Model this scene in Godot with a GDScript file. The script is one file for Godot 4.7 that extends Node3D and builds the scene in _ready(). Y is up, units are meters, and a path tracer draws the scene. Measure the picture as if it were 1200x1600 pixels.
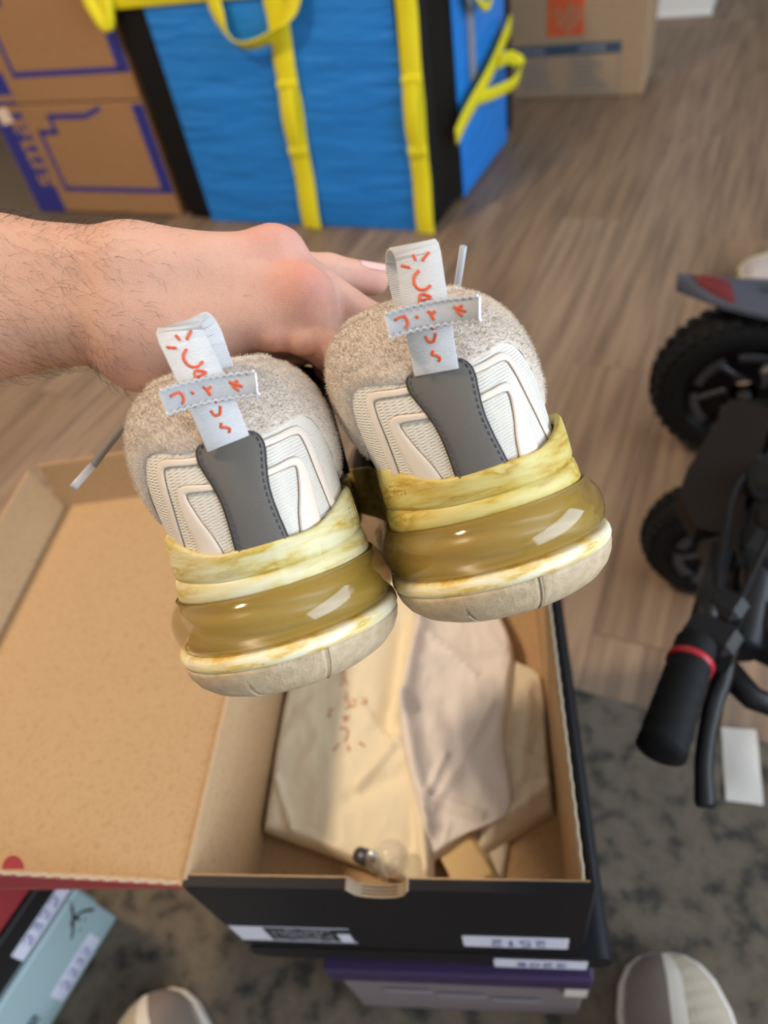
extends Node3D
# A pair of worn trainers held up by the heel over an open shoe box, in a room with boxes and scooters.
# World axes: y up, metres. The room is turned 32 degrees about y against the camera's heading.

const ROOM_TURN := -0.5585
var mats := {}
var taken := {}

# ---------------------------------------------------------------- helpers: nodes
func numbered(called: String) -> String:
	var n: int = taken.get(called, 0)
	taken[called] = n + 1
	return called if n == 0 else "%s_%03d" % [called, n]

func tag(o: Node, label := "", category := "", group := "", kind := "") -> void:
	if label: o.set_meta("label", label)
	if category: o.set_meta("category", category)
	if group: o.set_meta("group", group)
	if kind: o.set_meta("kind", kind)

func thing(called: String, label: String, category: String, at: Vector3, turn := 0.0, group := "") -> Node3D:
	var o := Node3D.new()
	o.name = numbered(called)
	add_child(o)
	o.position = at
	o.rotation.y = turn
	tag(o, label, category, group)
	return o

func put(called: String, st, m: Material, parent: Node = null, label := "") -> MeshInstance3D:
	var o := MeshInstance3D.new()
	if st is SurfaceTool:
		st.generate_normals()
		st.index()
		o.mesh = st.commit()
	else:
		o.mesh = st
	o.material_override = m
	o.name = called if parent else numbered(called)
	if label: o.set_meta("label", label)
	(parent if parent else self).add_child(o, true)
	return o

func room(a: float, h: float, b: float) -> Vector3:
	return Vector3(a * 0.848 + b * 0.530, h, a * 0.530 - b * 0.848)

# ---------------------------------------------------------------- helpers: meshes
func begin(smooth := true) -> SurfaceTool:
	var st := SurfaceTool.new()
	st.begin(Mesh.PRIMITIVE_TRIANGLES)
	st.set_smooth_group(0 if smooth else -1)
	return st

func tri(st: SurfaceTool, a: Vector3, b: Vector3, c: Vector3, ua := Vector2.ZERO, ub := Vector2.ZERO, uc := Vector2.ZERO) -> void:
	st.set_uv(ua); st.add_vertex(a)
	st.set_uv(ub); st.add_vertex(b)
	st.set_uv(uc); st.add_vertex(c)

func quad(st: SurfaceTool, a: Vector3, b: Vector3, c: Vector3, d: Vector3, ua := Vector2(0, 0), ub := Vector2(1, 0), uc := Vector2(1, 1), ud := Vector2(0, 1)) -> void:
	tri(st, a, b, c, ua, ub, uc)
	tri(st, a, c, d, ua, uc, ud)

# box with chamfered edges; size is full size, xf places its centre; uv in metres along each face
func box(st: SurfaceTool, xf: Transform3D, size: Vector3, bev := 0.001, uvo := Vector2.ZERO) -> void:
	st.set_smooth_group(-1)
	var h := size / 2.0
	var e := minf(bev, minf(h.x, minf(h.y, h.z)) * 0.95)
	var ax := [Vector3(1, 0, 0), Vector3(0, 1, 0), Vector3(0, 0, 1)]
	for i in 3:
		var j := (i + 1) % 3
		var k := (i + 2) % 3
		for s in [-1.0, 1.0]:
			var n: Vector3 = ax[i] * h[i] * s
			var u: Vector3 = ax[j] * (h[j] - e)
			var v: Vector3 = ax[k] * (h[k] - e)
			var p := [n - u - v, n + u - v, n + u + v, n - u + v]
			var q := []
			for w in p:
				q.append(Vector2(w.x, w.z) if i == 1 else (Vector2(w.z, w.y) if i == 0 else Vector2(w.x, w.y)))
			if s > 0:
				quad(st, xf * p[0], xf * p[3], xf * p[2], xf * p[1], q[0] + uvo, q[3] + uvo, q[2] + uvo, q[1] + uvo)
			else:
				quad(st, xf * p[0], xf * p[1], xf * p[2], xf * p[3], q[0] + uvo, q[1] + uvo, q[2] + uvo, q[3] + uvo)
	for i in 3:
		var j := (i + 1) % 3
		var k := (i + 2) % 3
		for sj in [-1.0, 1.0]:
			for sk in [-1.0, 1.0]:
				var u: Vector3 = ax[i] * (h[i] - e)
				var p1: Vector3 = ax[j] * h[j] * sj + ax[k] * (h[k] - e) * sk
				var p2: Vector3 = ax[j] * (h[j] - e) * sj + ax[k] * h[k] * sk
				if sj * sk > 0:
					quad(st, xf * (p1 - u), xf * (p1 + u), xf * (p2 + u), xf * (p2 - u))
				else:
					quad(st, xf * (p1 - u), xf * (p2 - u), xf * (p2 + u), xf * (p1 + u))
	for sx in [-1.0, 1.0]:
		for sy in [-1.0, 1.0]:
			for sz in [-1.0, 1.0]:
				var a := Vector3(h.x * sx, (h.y - e) * sy, (h.z - e) * sz)
				var b := Vector3((h.x - e) * sx, h.y * sy, (h.z - e) * sz)
				var c := Vector3((h.x - e) * sx, (h.y - e) * sy, h.z * sz)
				if sx * sy * sz > 0: tri(st, xf * a, xf * c, xf * b)
				else: tri(st, xf * a, xf * b, xf * c)

func bx(at: Vector3, size: Vector3, bev := 0.001, turn := Vector3.ZERO) -> SurfaceTool:
	var st := begin(false)
	box(st, Transform3D(Basis.from_euler(turn), at), size, bev)
	return st

# a grid of points (rows of equal length)
func grid(st: SurfaceTool, rows: Array, wrap := false, flip := false, uvs := Vector2(1, 1)) -> void:
	var nr := rows.size()
	var nc: int = rows[0].size()
	for i in nr - 1:
		for j in (nc if wrap else nc - 1):
			var k := (j + 1) % nc
			var a: Vector3 = rows[i][j]
			var b: Vector3 = rows[i][k]
			var c: Vector3 = rows[i + 1][k]
			var d: Vector3 = rows[i + 1][j]
			var w: int = nc if wrap else nc - 1
			var ua := Vector2(float(j) / w, float(i) / (nr - 1)) * uvs
			var ub := Vector2(float(j + 1) / w, float(i) / (nr - 1)) * uvs
			var uc := Vector2(float(j + 1) / w, float(i + 1) / (nr - 1)) * uvs
			var ud := Vector2(float(j) / w, float(i + 1) / (nr - 1)) * uvs
			if flip: quad(st, a, d, c, b, ua, ud, uc, ub)
			else: quad(st, a, b, c, d, ua, ub, uc, ud)

func cap(st: SurfaceTool, ring: Array, flip := false) -> void:
	var c := Vector3.ZERO
	for p in ring: c += p
	c /= ring.size()
	for j in ring.size():
		var a: Vector3 = ring[j]
		var b: Vector3 = ring[(j + 1) % ring.size()]
		if flip: tri(st, c, b, a)
		else: tri(st, c, a, b)

# tube along points; radii one number or one for each point
func tube(st: SurfaceTool, pts: Array, radii, sides := 8, capped := true, flat := 1.0) -> void:
	var rows := []
	var up := Vector3(0.123, 0.97, 0.21).normalized()
	for i in pts.size():
		var t: Vector3 = (pts[mini(i + 1, pts.size() - 1)] - pts[maxi(i - 1, 0)]).normalized()
		if absf(t.dot(up)) > 0.98: up = Vector3(0.9, 0.1, 0.3).normalized()
		var s := t.cross(up).normalized()
		up = s.cross(t).normalized()
		var r: float = radii[i] if radii is Array else radii
		var ring := []
		for j in sides:
			var an := TAU * j / sides
			ring.append(pts[i] + s * cos(an) * r + up * sin(an) * r * flat)
		rows.append(ring)
	grid(st, rows, true, true)
	if capped:
		cap(st, rows[0], false)
		cap(st, rows[-1], true)

func smooth_path(pts: Array, n := 6) -> Array:
	var out := []
	for i in pts.size() - 1:
		var p0 = pts[maxi(i - 1, 0)]
		var p1 = pts[i]
		var p2 = pts[i + 1]
		var p3 = pts[mini(i + 2, pts.size() - 1)]
		for k in n:
			out.append(p1.cubic_interpolate(p2, p0, p3, float(k) / n))
	out.append(pts[-1])
	return out

# profile of (radius, height) turned about an axis (default y) at xf
func lathe(st: SurfaceTool, prof: Array, xf := Transform3D(), n := 32) -> void:
	var rows := []
	for p in prof:
		var ring := []
		for j in n:
			var an := TAU * j / n
			ring.append(xf * Vector3(cos(an) * p.x, p.y, sin(an) * p.x))
		rows.append(ring)
	grid(st, rows, true, true)

# flat strap: points, side vectors (one or one for each), width, thickness
func strap(st: SurfaceTool, pts: Array, side, w: float, th: float, uvl := 1.0) -> void:
	var rows := []
	for i in pts.size():
		var t: Vector3 = (pts[mini(i + 1, pts.size() - 1)] - pts[maxi(i - 1, 0)]).normalized()
		var s: Vector3 = side[i] if side is Array else side
		s = (s - t * s.dot(t)).normalized()
		var n := s.cross(t).normalized()
		var p: Vector3 = pts[i]
		var e := th * 0.35
		rows.append([p - s * w / 2 - n * (th / 2 - e), p - s * (w / 2 - e) - n * th / 2, p + s * (w / 2 - e) - n * th / 2, p + s * w / 2 - n * (th / 2 - e),
			p + s * w / 2 + n * (th / 2 - e), p + s * (w / 2 - e) + n * th / 2, p - s * (w / 2 - e) + n * th / 2, p - s * w / 2 + n * (th / 2 - e)])
	st.set_smooth_group(0)
	grid(st, rows, true, true, Vector2(1, uvl))
	st.set_smooth_group(-1)
	cap(st, rows[0], false)
	cap(st, rows[-1], true)

# polygon in xy pushed along -z by depth
func extrude(st: SurfaceTool, poly: PackedVector2Array, depth: float, xf := Transform3D()) -> void:
	st.set_smooth_group(-1)
	if Geometry2D.is_polygon_clockwise(poly): poly.reverse()
	var idx := Geometry2D.triangulate_polygon(poly)
	for i in range(0, idx.size(), 3):
		var p: Array = [poly[idx[i]], poly[idx[i + 1]], poly[idx[i + 2]]]
		if (p[1] - p[0]).cross(p[2] - p[0]) > 0: p = [p[0], p[2], p[1]]
		tri(st, xf * Vector3(p[0].x, p[0].y, 0), xf * Vector3(p[1].x, p[1].y, 0), xf * Vector3(p[2].x, p[2].y, 0), p[0], p[1], p[2])
		tri(st, xf * Vector3(p[0].x, p[0].y, -depth), xf * Vector3(p[2].x, p[2].y, -depth), xf * Vector3(p[1].x, p[1].y, -depth), p[0], p[2], p[1])
	for i in poly.size():
		var a := poly[i]
		var b := poly[(i + 1) % poly.size()]
		quad(st, xf * Vector3(a.x, a.y, 0), xf * Vector3(a.x, a.y, -depth), xf * Vector3(b.x, b.y, -depth), xf * Vector3(b.x, b.y, 0))

func round_rect(x0: float, y0: float, x1: float, y1: float, r: float, n := 4) -> PackedVector2Array:
	var p := PackedVector2Array()
	for c in [[x1 - r, y1 - r, 0.0], [x0 + r, y1 - r, 90.0], [x0 + r, y0 + r, 180.0], [x1 - r, y0 + r, 270.0]]:
		for k in n + 1:
			var an: float = deg_to_rad(c[2] + 90.0 * k / n)
			p.append(Vector2(c[0] + cos(an) * r, c[1] + sin(an) * r))
	return p

# pen strokes for handwriting, in a unit cell 0..1 by 0..1 (y up)
const PEN := {
	"C": [[0.9, 0.85, 0.5, 1.0, 0.12, 0.7, 0.1, 0.35, 0.45, 0.02, 0.9, 0.15]],
	"A": [[0.05, 0.0, 0.5, 1.0, 0.95, 0.0], [0.22, 0.4, 0.78, 0.4]],
	"T": [[0.5, 0.0, 0.5, 1.0], [0.05, 1.0, 0.95, 1.0]],
	"U": [[0.1, 1.0, 0.12, 0.3, 0.5, 0.0, 0.88, 0.3, 0.9, 1.0]],
	"S": [[0.9, 0.9, 0.4, 1.0, 0.12, 0.75, 0.5, 0.52, 0.9, 0.3, 0.6, 0.0, 0.1, 0.1]],
	"J": [[0.3, 1.0, 0.9, 1.0], [0.65, 1.0, 0.65, 0.25, 0.35, 0.0, 0.05, 0.25]],
	"K": [[0.12, 0.0, 0.12, 1.0], [0.9, 1.0, 0.12, 0.45, 0.9, 0.0]],
	"R": [[0.1, 0.0, 0.1, 1.0, 0.7, 0.95, 0.8, 0.7, 0.1, 0.5, 0.85, 0.0]],
	"E": [[0.85, 1.0, 0.1, 1.0, 0.1, 0.0, 0.85, 0.0], [0.1, 0.52, 0.7, 0.52]],
	"2": [[0.1, 0.75, 0.35, 1.0, 0.8, 0.85, 0.75, 0.55, 0.1, 0.0, 0.95, 0.05]],
	"1": [[0.25, 0.8, 0.5, 1.0, 0.5, 0.0]],
	"0": [[0.5, 1.0, 0.1, 0.6, 0.2, 0.1, 0.6, 0.0, 0.9, 0.4, 0.8, 0.9, 0.5, 1.0]],
	"3": [[0.1, 0.9, 0.5, 1.0, 0.85, 0.78, 0.4, 0.52, 0.9, 0.25, 0.5, 0.0, 0.1, 0.1]],
	"5": [[0.85, 1.0, 0.2, 1.0, 0.15, 0.55, 0.6, 0.6, 0.9, 0.3, 0.6, 0.0, 0.1, 0.08]],
	"8": [[0.5, 0.5, 0.15, 0.75, 0.5, 1.0, 0.85, 0.75, 0.5, 0.5, 0.1, 0.22, 0.5, 0.0, 0.9, 0.22, 0.5, 0.5]],
}

# text written with a round pen onto the plane xf (x right, y up, z out)
func handwriting(st: SurfaceTool, text: String, xf: Transform3D, cell: Vector2, pen: float, wobble := 0.12, flat := 0.35) -> void:
	var rng := RandomNumberGenerator.new()
	rng.seed = hash(text)
	for i in text.length():
		if not PEN.has(text[i]): continue
		var slant := rng.randf_range(-0.15, 0.15)
		for s in PEN[text[i]]:
			var pts := []
			for k in range(0, s.size(), 2):
				var q := Vector2(s[k] + rng.randf_range(-wobble, wobble) * 0.5, s[k + 1] + rng.randf_range(-wobble, wobble) * 0.5)
				pts.append(xf * Vector3((i * 1.22 + q.x + q.y * slant) * cell.x, q.y * cell.y, 0))
			ink(st, smooth_path(pts, 3), pen, xf.basis.z.normalized(), flat)

# a raised bead of pen width along a path, flattened along n
func ink(st: SurfaceTool, pts: Array, r: float, n: Vector3, flat := 0.5) -> void:
	st.set_smooth_group(0)
	var rows := []
	for i in pts.size():
		var t: Vector3 = (pts[mini(i + 1, pts.size() - 1)] - pts[maxi(i - 1, 0)]).normalized()
		var s := t.cross(n).normalized()
		var ring := []
		for j in 6:
			var an := TAU * j / 6
			ring.append(pts[i] + s * cos(an) * r + n * sin(an) * r * flat)
		rows.append(ring)
	grid(st, rows, true, true)
	cap(st, rows[0], false)
	cap(st, rows[-1], true)

func lettering(text: String, size: float, depth := 0.0006, bold := true) -> TextMesh:
	var t := TextMesh.new()
	var f := SystemFont.new()
	f.font_names = PackedStringArray(["Droid Sans"])
	f.font_weight = 700 if bold else 400
	t.font = f
	t.text = text
	t.font_size = 64
	t.pixel_size = size / 64.0
	t.depth = depth
	t.horizontal_alignment = HORIZONTAL_ALIGNMENT_LEFT
	return t

# ---------------------------------------------------------------- helpers: materials
func noise_tex(sd: int, freq: float, colors: Array, offs: Array, octaves := 4, size := 512, type := FastNoiseLite.TYPE_SIMPLEX_SMOOTH, warp := 0.0) -> NoiseTexture2D:
	var n := FastNoiseLite.new()
	n.seed = sd
	n.noise_type = type
	n.frequency = freq
	n.fractal_octaves = octaves
	if warp > 0.0:
		n.domain_warp_enabled = true
		n.domain_warp_amplitude = warp
		n.domain_warp_frequency = freq
	var t := NoiseTexture2D.new()
	t.width = size
	t.height = size
	t.seamless = true
	t.noise = n
	var g := Gradient.new()
	g.offsets = PackedFloat32Array(offs)
	var c := PackedColorArray()
	for x in colors: c.append(x if x is Color else Color(x))
	g.colors = c
	t.color_ramp = g
	return t

func mat(called: String, color: Color, rough := 0.7, how := {}) -> StandardMaterial3D:
	if mats.has(called): return mats[called]
	var m := StandardMaterial3D.new()
	m.resource_name = called
	m.albedo_color = color
	m.roughness = rough
	m.metallic = how.get("metal", 0.0)
	m.metallic_specular = how.get("spec", 0.5)
	if how.has("tex"): m.albedo_texture = how.tex
	if how.has("bump"):
		m.heightmap_enabled = true
		m.heightmap_texture = how.bump
		m.heightmap_scale = how.get("relief", 0.05)
	if how.has("rough_tex"): m.roughness_texture = how.rough_tex
	if how.has("scale"):
		m.uv1_triplanar = true
		m.uv1_scale = how.scale if how.scale is Vector3 else Vector3.ONE * how.scale
		m.uv1_offset = Vector3(0.37, 0.21, 0.13)
	if how.has("uv"): m.uv1_scale = how.uv
	if how.has("coat"):
		m.clearcoat_enabled = true
		m.clearcoat = how.coat
		m.clearcoat_roughness = how.get("coat_rough", 0.05)
	if how.has("rim"):
		m.rim_enabled = true
		m.rim = how.rim
		m.rim_tint = 0.5
	if how.has("sss"):
		m.subsurf_scatter_enabled = true
		m.subsurf_scatter_strength = how.sss
	if how.has("back"):
		m.backlight_enabled = true
		m.backlight = how.back
	if how.get("alpha", false): m.transparency = BaseMaterial3D.TRANSPARENCY_ALPHA
	if how.get("vertex", false): m.vertex_color_use_as_albedo = true
	m.cull_mode = BaseMaterial3D.CULL_DISABLED
	mats[called] = m
	return m

func grey_noise(sd: int, freq: float, octaves := 3, size := 256) -> NoiseTexture2D:
	return noise_tex(sd, freq, [Color.BLACK, Color.WHITE], [0.0, 1.0], octaves, size)

# ribs of webbing, one rib in 16 rows
func rib_tex() -> ImageTexture:
	var im := Image.create(16, 64, false, Image.FORMAT_L8)
	for y in 64:
		for x in 16:
			var v := pow(0.5 + 0.5 * sin(TAU * (y / 16.0)), 0.7)
			im.set_pixel(x, y, Color(v, v, v))
	return ImageTexture.create_from_image(im)

# knit rows: fine diagonal ribs
func knit_tex() -> ImageTexture:
	var im := Image.create(64, 64, false, Image.FORMAT_L8)
	for y in 64:
		for x in 64:
			var v := 0.5 + 0.5 * sin(TAU * (y / 16.0 + x / 64.0))
			v = v * (0.7 + 0.3 * sin(TAU * (x / 8.0)))
			im.set_pixel(x, y, Color(v, v, v))
	return ImageTexture.create_from_image(im)

# ---------------------------------------------------------------- the scene
func _ready() -> void:
	# camera, focused on the heels of the shoes
	var cam := Camera3D.new()
	cam.name = "camera"
	cam.keep_aspect = Camera3D.KEEP_HEIGHT
	cam.position = Vector3(0, 0.9, 0)
	cam.rotation_degrees = Vector3(-45.4, 0, -12.13)
	var attr := CameraAttributesPhysical.new()
	attr.frustum_focal_length = 16.64
	attr.frustum_focus_distance = 0.285
	attr.frustum_near = 0.03
	attr.frustum_far = 60.0
	attr.exposure_aperture = 4.4
	cam.attributes = attr
	add_child(cam)
	cam.current = true
	# sky
	var we := WorldEnvironment.new()
	we.name = "environment"
	var env := Environment.new()
	env.background_mode = Environment.BG_SKY
	var sky := Sky.new()
	var sm := ProceduralSkyMaterial.new()
	sm.sky_top_color = Color(0.55, 0.68, 0.9)
	sm.sky_horizon_color = Color(0.86, 0.91, 0.97)
	sm.ground_horizon_color = Color(0.6, 0.6, 0.58)
	sm.ground_bottom_color = Color(0.35, 0.34, 0.32)
	sky.sky_material = sm
	env.sky = sky
	env.background_energy_multiplier = 1.6
	env.tonemap_mode = Environment.TONE_MAPPER_LINEAR
	env.tonemap_exposure = 1.06
	env.sdfgi_enabled = true
	env.ssao_enabled = true
	env.ssil_enabled = true
	we.environment = env
	add_child(we)
	# daylight through the wide window on the right
	daylight("daylight", room(2.74, 1.45, 0.55), room(1, 1.25, 0.55) - room(2.74, 1.45, 0.55), Vector2(3.8, 1.6), Color(0.90, 0.95, 1.0), 1.95)
	make_materials()
	build_room()
	build_lamp()
	build_shoe_box()
	build_box_stack()
	build_left_stack()
	build_bag()
	build_cartons()
	build_store_carton()
	build_scooters()
	build_small_things()
	build_shoes()
	build_arm()

func daylight(called: String, at: Vector3, towards: Vector3, size: Vector2, color: Color, energy: float) -> void:
	var l := AreaLight3D.new()
	l.name = numbered(called)
	l.area_size = size
	l.light_color = color
	l.light_energy = energy
	l.area_normalize_energy = false
	l.area_range = 12.0
	l.area_attenuation = 2.0
	l.shadow_enabled = true
	add_child(l)
	l.look_at_from_position(at, at + towards, Vector3.UP)

func make_materials() -> void:
	var grain := noise_tex(3, 0.012, ["706154", "857464", "938170", "a08e7a", "8c7b69"], [0.0, 0.3, 0.5, 0.75, 1.0], 5, 1024)
	var gb := grey_noise(4, 0.02, 4, 512)
	for i in 6:
		var tones := ["f2e8de", "fbf2ea", "ece0d4", "e8dbcd", "f4e9de", "efe0d2"]
		var m := mat("plank%d" % i, Color(tones[i]), 0.5, {"tex": grain, "uv": Vector3(0.15, 3.0, 1), "spec": 0.45})
		m.uv1_offset = Vector3(i * 0.171, i * 0.37, 0)
	mat("floor base", Color("6a5c4e"), 0.8)
	mat("rug", Color.WHITE, 0.95, {"tex": noise_tex(9, 0.011, ["20231e", "3c3830", "5c5346", "6a6051", "574d40"], [0.0, 0.24, 0.42, 0.7, 1.0], 5, 1024, FastNoiseLite.TYPE_SIMPLEX_SMOOTH, 20.0), "scale": 1.9, "rim": 0.3})
	mat("wall", Color("d9d6cf"), 0.9)
	mat("trim", Color("e6e6e2"), 0.5)
	mat("ceiling", Color("e8e6e2"), 0.95)
	mat("glass", Color(0.9, 0.95, 1.0, 0.06), 0.03, {"alpha": true})
	# cardboard
	var fibre := noise_tex(12, 0.05, ["c9aa84", "d1b38e", "c4a47c"], [0.2, 0.5, 0.85], 4, 512)
	mat("kraft", Color(0.90, 0.885, 0.86), 0.78, {"tex": fibre, "scale": 4.0, "spec": 0.35})
	mat("kraft edge", Color("b5a68f"), 0.9)
	mat("carton", Color(0.80, 0.72, 0.66), 0.85, {"tex": fibre, "scale": 2.0, "spec": 0.3})
	mat("store carton", Color(0.80, 0.80, 0.82), 0.85, {"tex": fibre, "scale": 2.0, "spec": 0.3})
	mat("box black", Color("101117"), 0.55, {"spec": 0.35})
	mat("box black matt", Color("0e0e12"), 0.6)
	mat("box red", Color("9c3338"), 0.55)
	mat("box teal", Color("a3bcc0"), 0.5)
	mat("box purple", Color("33234c"), 0.5)
	mat("box mauve", Color("7d7274"), 0.6)
	mat("sticker", Color("dfe0f0"), 0.5)
	mat("ink blue", Color("3b3f9e"), 0.5)
	mat("print black", Color("1c1c1f"), 0.6)
	mat("print grey", Color("8b8d98"), 0.6)
	mat("print blue", Color("2a2f86"), 0.7)
	mat("print slate", Color("34495c"), 0.7)
	mat("print faint", Color("6d7078"), 0.8)
	mat("print orange", Color("d0582a"), 0.7)
	mat("print rust", Color("c97a54"), 0.85)
	# cloths and papers
	var cloth := grey_noise(21, 0.4, 2, 256)
	mat("dust bag", Color("f3e9cf"), 0.85, {"bump": cloth, "relief": 0.02, "scale": 14.0, "back": Color(0.12, 0.11, 0.09)})
	mat("tissue", Color("e6dac4"), 0.8, {"back": Color(0.2, 0.19, 0.17)})
	mat("tissue white", Color("ebe5e2"), 0.8, {"back": Color(0.15, 0.15, 0.15)})
	mat("tan paper", Color("dcc08f"), 0.8)
	mat("white paper", Color("d8d2c8"), 0.8)
	# bag
	var wr := noise_tex(31, 0.012, [Color.BLACK, Color.WHITE], [0.0, 1.0], 4, 512)
	mat("bag blue", Color("1f7fd6"), 0.42, {"bump": wr, "relief": 0.5, "scale": Vector3(0.7, 4.0, 0.7), "spec": 0.45})
	mat("bag black", Color("0d0a09"), 0.6, {"spec": 0.35})
	mat("strap yellow", Color("e8dc1c"), 0.6)
	# scooters
	mat("rubber", Color("0d0e10"), 0.7, {"spec": 0.35})
	mat("black metal", Color("0c0c10"), 0.4, {"spec": 0.4})
	mat("dark panel", Color("19130f"), 0.6, {"spec": 0.3})
	mat("fender", Color("3f4350"), 0.45)
	mat("steel", Color("b9bcc2"), 0.25, {"metal": 0.95})
	mat("bright steel", Color("dbe6f0"), 0.38, {"metal": 0.9})
	mat("dark steel", Color("5c5e66"), 0.35, {"metal": 0.7})
	mat("reflector", Color("611419"), 0.4)
	mat("red plastic", Color("b01c2a"), 0.35)
	# held shoes
	mat("suede", Color.WHITE, 0.95, {"tex": noise_tex(41, 0.08, ["cfbeae", "dfd0c1", "ebdfd2"], [0.15, 0.5, 0.85], 4, 512), "scale": 22.0, "bump": grey_noise(42, 0.09, 4, 512), "relief": 0.07, "rim": 0.7})
	mat("nap", Color("e6dacb"), 0.95, {"rim": 0.5})
	mat("knit", Color("eae4d8"), 0.85, {"bump": knit_tex(), "relief": 0.045, "scale": 210.0, "rim": 0.3})
	mat("overlay", Color("ecdfd0"), 0.42, {"spec": 0.5})
	mat("heel leather", Color.WHITE, 0.62, {"tex": noise_tex(43, 0.35, ["57524c", "645f58", "706b63"], [0.2, 0.5, 0.9], 3, 512), "scale": 30.0, "bump": grey_noise(44, 0.3, 2), "relief": 0.02})
	mat("leather edge", Color("3a3837"), 0.8)
	mat("thread", Color("4b5060"), 0.8)
	var rib := rib_tex()
	mat("webbing", Color("f4f4f5"), 0.8, {"bump": rib, "relief": 0.045, "uv": Vector3(1, 14, 1), "rim": 0.3})
	mat("embroidery", Color("dd5f35"), 0.6)
	# yellowed foam: pale base with ochre stains that have streaky outlines
	var stain := noise_tex(45, 0.006, ["e9e4c6", "e6deb2", "dcce86", "c4a038", "e0d490", "ebe7cd"], [0.12, 0.40, 0.58, 0.70, 0.80, 0.95], 5, 1024, FastNoiseLite.TYPE_SIMPLEX_SMOOTH, 45.0)
	mat("foam pale", Color.WHITE, 0.5, {"tex": stain, "scale": Vector3(5.0, 17.0, 5.0), "bump": grey_noise(46, 0.12, 3), "relief": 0.012, "spec": 0.5})
	var stain3 := noise_tex(145, 0.006, ["ddd08c", "d8c777", "cdb354", "b98d2a", "d6c470", "e2d79c"], [0.12, 0.40, 0.58, 0.70, 0.80, 0.95], 5, 1024, FastNoiseLite.TYPE_SIMPLEX_SMOOTH, 45.0)
	mat("foam yellow", Color.WHITE, 0.5, {"tex": stain3, "scale": Vector3(5.0, 17.0, 5.0), "bump": grey_noise(46, 0.12, 3), "relief": 0.012, "spec": 0.5})
	var stain2 := noise_tex(47, 0.007, ["f3edd8", "f1e9c6", "e8d384", "d3a33a", "efe6b8", "f2ecd2"], [0.15, 0.45, 0.62, 0.74, 0.84, 0.95], 5, 1024, FastNoiseLite.TYPE_SIMPLEX_SMOOTH, 45.0)
	mat("foam rim", Color.WHITE, 0.45, {"tex": stain2, "scale": Vector3(7.0, 26.0, 7.0), "bump": grey_noise(46, 0.12, 3), "relief": 0.012})
	mat("outsole", Color.WHITE, 0.55, {"tex": noise_tex(48, 0.03, ["b09a7b", "c4ae8e", "d3c0a0", "b9a384"], [0.1, 0.4, 0.7, 1.0], 5, 512), "scale": 10.0, "bump": grey_noise(49, 0.3, 2), "relief": 0.03})
	mat("outsole groove", Color("c2b59f"), 0.8)
	# clear plastic gone amber all over, with only a fine speckle of grime in it
	var amber := noise_tex(50, 0.25, [Color(0.66, 0.53, 0.22, 0.40), Color(0.68, 0.55, 0.23, 0.44), Color(0.70, 0.57, 0.25, 0.41)], [0.2, 0.5, 0.8], 2, 512)
	mat("amber film", Color.WHITE, 0.08, {"tex": amber, "scale": 14.0, "alpha": true, "spec": 0.6, "coat": 1.0, "coat_rough": 0.10})
	mat("amber core", Color("b1964a"), 0.32, {"spec": 0.6})
	mat("lining", Color("1d1917"), 0.9)
	mat("toe suede", Color("6a5c4f"), 0.95, {"rim": 0.4})
	mat("seam dirt", Color("8f785c"), 0.9)
	mat("lace", Color("7d7870"), 0.85)
	mat("aglet", Color(0.86, 0.88, 0.92, 0.55), 0.3, {"alpha": true})
	# worn trainers on the floor
	mat("mesh beige", Color.WHITE, 0.9, {"tex": noise_tex(61, 0.3, ["968a78", "b3a793", "c4b9a6"], [0.2, 0.5, 0.8], 2, 256), "scale": 20.0, "bump": knit_tex(), "relief": 0.08})
	mat("sneaker grey", Color("80766e"), 0.7)
	mat("sneaker pale", Color("d9d2c6"), 0.5)
	mat("sneaker cream", Color("e9e2c6"), 0.6)
	mat("sneaker silver", Color("b9b2b4"), 0.4)
	# skin
	mat("skin", Color.WHITE, 0.5, {"vertex": true, "sss": 0.12, "bump": grey_noise(71, 0.12, 4, 512), "relief": 0.04, "scale": 26.0, "spec": 0.4, "tex": noise_tex(72, 0.02, ["fbf1ec", "ffffff", "fff6f1"], [0.1, 0.5, 0.9], 5, 512)})
	mat("hair", Color("4a3626"), 0.55)
	mat("nail", Color("f0c4bf"), 0.25, {"coat": 0.5})

# ---------------------------------------------------------------- the room
func structure(called: String, st: SurfaceTool, m: Material, parent: Node = null) -> MeshInstance3D:
	var o := put(called, st, m, parent)
	if parent == null: tag(o, "", "", "", "structure")
	return o

func room_box(a0: float, a1: float, h0: float, h1: float, b0: float, b1: float, bev := 0.002) -> SurfaceTool:
	var st := begin(false)
	box(st, Transform3D(Basis(Vector3.UP, ROOM_TURN), room((a0 + a1) / 2, (h0 + h1) / 2, (b0 + b1) / 2)), Vector3(a1 - a0, h1 - h0, b1 - b0), bev)
	return st

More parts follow.
